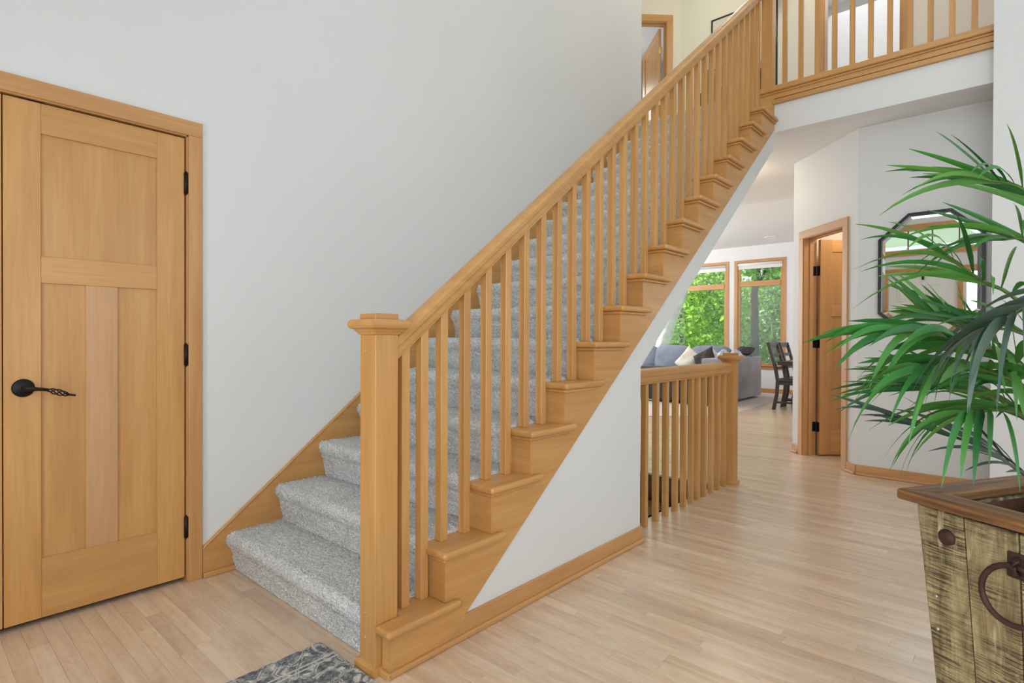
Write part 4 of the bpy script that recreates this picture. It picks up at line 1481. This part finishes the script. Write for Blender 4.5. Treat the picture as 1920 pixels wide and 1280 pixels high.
# ------------------------------------------------------------------ upper hall furnishings
casing('trim_4', 'maple casing of the bright upper hall doorway', .655, Z2 + 2.05, .07, .014, 0, .12, -1.445, (UX, 0, 0), -HALF, zb=Z2)
d6 = thing('door_6', 'maple door swung open into the bright upper room', 'door', (UX + .13, .80, Z2), kind='structure')
obj('stile', MB().box(UX + .125, UX + .235, .797, .832, Z2 + .01, Z2 + 2.03).box(UX + .635, UX + .745, .797, .832, Z2 + .01, Z2 + 2.03), 'maple_z', d6, bevel=.001)
obj('panel', MB().box(UX + .235, UX + .635, .806, .823, Z2 + .01, Z2 + 2.03), 'maple_z', d6)
obj('hinge', MB().box(UX + .115, UX + .1245, .80, .806, Z2 + .62, Z2 + .72), 'black_metal', d6)
# upper left doorway: frame turned so that -y faces the camera side
UR = Matrix.Rotation(math.radians(135), 3, 'Z') @ Vector((1.19, 0, 0)) + Vector(UA)
casing('trim_5', 'maple casing of the upper left doorway at the stair top', .81, Z2 + 2.05, .078, .014, 0, .12, .19, (UR.x, UR.y, 0), math.radians(-45), stops=.05, zb=Z2)
d5 = thing('door_5', 'maple door opened inward at the top of the stairs', 'door', (UR.x, UR.y, Z2), math.radians(-45), kind='structure')
xq = .965
obj('stile', MB().box(xq - .035, xq, .128, .238, .012, 2.03).box(xq - .035, xq, .75, .86, .012, 2.03), 'maple_z', d5, bevel=.0015)
obj('rail', MB().box(xq - .0345, xq - .0005, .238, .75, 1.915, 2.03).box(xq - .0345, xq - .0005, .238, .75, 1.31, 1.41).box(xq - .0345, xq - .0005, .238, .75, .012, .25), 'maple_y', d5, bevel=.0015)
obj('panel', MB().box(xq - .026, xq - .009, .238, .75, .25, 1.915), 'maple_z', d5)
for z in (.27, 1.06, 1.74):
    obj('hinge', MB().box(xq - .034, xq + .01, .122, .127, z - .045, z + .045), 'brass', d5, bevel=.002)
pf = thing('framed_picture', 'thin dark framed picture on the cream upper wall', 'picture', (6.94, 2.70, 4.5))
py0, py1, pz0, pz1 = 2.40, 2.862, 4.45, 5.088
X = 6.938
for a in ((py0, py1, pz1 - .018, pz1), (py0, py1, pz0, pz0 + .018), (py0, py0 + .018, pz0, pz1), (py1 - .018, py1, pz0, pz1)):
    obj('frame_side', MB().box(X - .022, X, *a), 'darkwood', pf, bevel=.002)
obj('picture_mat', MB().box(X - .012, X - .001, py0 + .018, py1 - .018, pz0 + .018, pz1 - .018), 'picture', pf)
ct = thing('console_table', 'dark console table behind the balusters of the upper hall', 'table', (6.75, 2.45, Z2))
obj('tabletop', MB().box(6.60, 6.92, 2.02, 2.92, Z2 + .86, Z2 + .90), 'darkwood', ct, bevel=.003)
for a in (2.05, 2.85):
    for b in (6.62, 6.87):
        obj('leg', MB().box(b, b + .04, a, a + .04, Z2, Z2 + .86), 'darkwood', ct, bevel=.002)
obj('cabinet_body', MB().box(6.63, 6.92, 2.06, 2.88, Z2 + .2, Z2 + .86), 'darkwood', ct, bevel=.002)
vz = thing('flower_vase', 'white flowers in a dark vase on the upper console table', 'vase', (6.72, 2.16, Z2 + .90))
obj('vase_body', MB().lathe([(0, 0), (.04, 0), (.055, .05), (.04, .11), (.03, .13), (0, .13)], (6.72, 2.16, Z2 + .90), 'z', 16), 'black_frame', vz, smooth=True)
rf = random.Random(2)
for k_ in range(9):
    a = 2 * PI * k_ / 9
    obj('blossom', MB().ball((6.72 + .05 * math.cos(a), 2.16 + .06 * math.sin(a), Z2 + 1.07 + rf.uniform(-.03, .05)), .035, .035, .03, 9, 6), 'flower', vz, smooth=True)
jr = obj('dark_jar', MB().lathe([(0, 0), (.07, 0), (.09, .08), (.085, .2), (.05, .27), (.055, .30), (0, .30)], (6.74, 2.80, Z2 + .90), 'z', 18), 'black_frame', smooth=True)
tag(jr, 'tall dark jar at the left end of the upper console table', 'jar')
fl_ = thing('floor_lamp', 'thin black floor lamp pole at the upper hall corner', 'lamp', (6.20, 1.885, Z2))
obj('lamp_base', MB().lathe([(0, 0), (.13, 0), (.13, .015), (.02, .03), (0, .03)], (6.16, 1.855, Z2), 'z', 24), 'black_frame', fl_, smooth=False)
obj('pole', MB().tube([(6.16, 1.855, Z2 + .02), (6.16, 1.855, Z2 + 1.6)], .011, 10), 'black_frame', fl_, smooth=True)
obj('lamp_shade', MB().lathe([(.16, 0), (.13, .24)], (6.16, 1.855, Z2 + 1.55), 'z', 24), 'shade', fl_, smooth=True)

# ------------------------------------------------------------------ outdoors
o = obj('ground', MB().box(12.2, 60, -30, 60, -.9, -.8), 'grass')
tag(o, 'green lawn outside the living room windows', 'lawn', None, 'structure')
o = obj('ground', MB().box(-40, -.9, -30, 30, -.3, -.2), 'grass')
tag(o, 'front garden lawn outside the entry door', 'lawn', None, 'structure')


def leaves(n_, center, rad, size, rnd, shell=.35):
    c_ = np.array(center)
    d_ = rnd.normal(size=(n_, 3))
    d_ /= np.linalg.norm(d_, axis=1)[:, None]
    r_ = rnd.uniform(shell, 1, n_) ** .6
    # clumps
    cl = rnd.normal(size=(max(n_ // 40, 3), 3))
    cl /= np.linalg.norm(cl, axis=1)[:, None]
    cl *= rnd.uniform(.35, 1, (len(cl), 1))
    pick = rnd.integers(0, len(cl), n_)
    P = cl[pick] * np.array(rad) + d_ * r_[:, None] * np.array(rad) * .24 + c_
    a = rnd.normal(size=(n_, 3))
    a /= np.linalg.norm(a, axis=1)[:, None]
    b = np.cross(a, rnd.normal(size=(n_, 3)))
    b /= np.linalg.norm(b, axis=1)[:, None]
    s_ = size * rnd.uniform(.6, 1.3, (n_, 1))
    V = np.stack([P - a * s_, P + b * s_ * .55, P + a * s_, P - b * s_ * .55], 1)
    return V.reshape(-1, 3)


def leaf_obj(name, V, mat, parent=None):
    if parent is not None:
        V = V - np.array(OFF[parent.name])
    me_ = bpy.data.meshes.new(name)
    nq = len(V) // 4
    me_.from_pydata(V.tolist(), [], [(4 * i, 4 * i + 1, 4 * i + 2, 4 * i + 3) for i in range(nq)])
    me_.materials.append(M[mat])
    o_ = bpy.data.objects.new(name, me_)
    C.objects.link(o_)
    if parent is not None:
        o_.parent = parent
    o_['kind'] = 'stuff'
    return o_


rn = np.random.default_rng(12)


def tree(label, base, path, r, crown, n_, mat, bark, size=.11, branches=5):
    t_ = thing('tree', label, 'tree', base, group='trees outside the living room')
    k = len(path)
    obj('trunk', MB().tube(path, [r * (1 - .45 * i / (k - 1)) for i in range(k)], 10), bark, t_, smooth=True)
    top = Vector(path[-1])
    for q in range(branches):
        a = rn.uniform(0, 2 * PI)
        st_ = Vector(path[max(1, k - 2 - q % 2)]).lerp(top, rn.uniform(0, .8))
        en = Vector(crown[0]) + Vector((math.cos(a) * crown[1][0] * .6, math.sin(a) * crown[1][1] * .6, rn.uniform(-.3, .5) * crown[1][2]))
        mid = st_.lerp(en, .5) + Vector((0, 0, .2))
        obj('branch', MB().tube([st_, mid, en], [r * .35, r * .22, r * .08], 6), bark, t_, smooth=True)
    leaf_obj('crown', leaves(n_, crown[0], crown[1], size, rn), mat, t_)
    return t_


tree('slender dark trunked tree seen through the narrow window', (16.5, 5.52, -.8), [(16.5, 5.52, -.8), (16.52, 5.50, 1.0), (16.5, 5.52, 2.4), (16.55, 5.40, 3.4), (16.6, 5.3, 4.6)], .13, ((16.7, 5.4, 4.5), (1.9, 1.9, 1.8)), 2600, 'tree_mid', 'bark_dark')
tree('pale leaning tree trunk at the left of the wide window', (13.5, 7.35, -.8), [(13.5, 7.35, -.8), (13.82, 7.02, .8), (14.0, 6.85, 1.6), (14.17, 6.67, 2.15), (14.5, 6.3, 3.6), (14.6, 6.1, 5.0)], .20, ((14.9, 6.2, 5.6), (2.2, 2.2, 1.6)), 2400, 'tree_mid', 'bark_pale')
tree('bright yellow green maple filling the wide window', (17.5, 8.2, -.8), [(17.5, 8.2, -.8), (17.45, 8.15, 1.0), (17.5, 8.2, 2.4), (17.6, 8.1, 3.6)], .10, ((17.4, 8.1, 2.0), (2.0, 2.6, 2.3)), 9000, 'tree_bright', 'bark_dark', .085, 8)
tree('bright leafy sapling left of the yellow green maple', (18.6, 11.2, -.8), [(18.6, 11.2, -.8), (18.6, 11.2, 1.5), (18.7, 11.1, 3.2)], .09, ((18.5, 10.8, 2.0), (2.0, 2.2, 2.5)), 5000, 'tree_bright', 'bark_dark', .09)
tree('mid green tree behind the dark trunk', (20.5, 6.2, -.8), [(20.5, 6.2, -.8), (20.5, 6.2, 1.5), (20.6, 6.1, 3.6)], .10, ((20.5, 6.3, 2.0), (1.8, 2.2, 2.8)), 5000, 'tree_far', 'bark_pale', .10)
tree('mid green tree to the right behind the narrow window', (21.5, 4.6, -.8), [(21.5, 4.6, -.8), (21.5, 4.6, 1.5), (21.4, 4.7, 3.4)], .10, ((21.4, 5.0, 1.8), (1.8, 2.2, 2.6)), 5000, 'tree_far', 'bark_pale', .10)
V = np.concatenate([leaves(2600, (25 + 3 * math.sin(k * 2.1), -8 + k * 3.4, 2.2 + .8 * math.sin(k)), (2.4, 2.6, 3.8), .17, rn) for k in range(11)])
o = leaf_obj('treeline', V, 'tree_far')
tag(o, 'soft green wood closing the view behind the garden trees', 'treeline', None, 'stuff')
o = obj('porch_floor', MB().box(-4.2, -.86, -2.5, 4.5, -.2, -.12), 'ring_light')  # unseen slab added so light bounced onto the porch stays neutral
tag(o, 'unseen pale porch floor added to keep bounced light neutral', 'porch', None, 'structure')
o = obj('porch_ceiling', MB().box(-3.6, -.86, -1.2, 3.4, 3.02, 3.12), 'porch')
tag(o, 'pale porch ceiling outside the transom windows seen in mirror', 'porch', None, 'structure')
V = np.concatenate([leaves(1500, (-9 + math.sin(k * 2.1), -9 + k * 3.2, 1.4 + .4 * math.sin(k)), (1.4, 2.0, 1.9), .16, rn) for k in range(8)])
o = leaf_obj('hedge', V, 'tree_mid')
tag(o, 'green hedge across the front garden seen in the mirror', 'hedge', None, 'stuff')
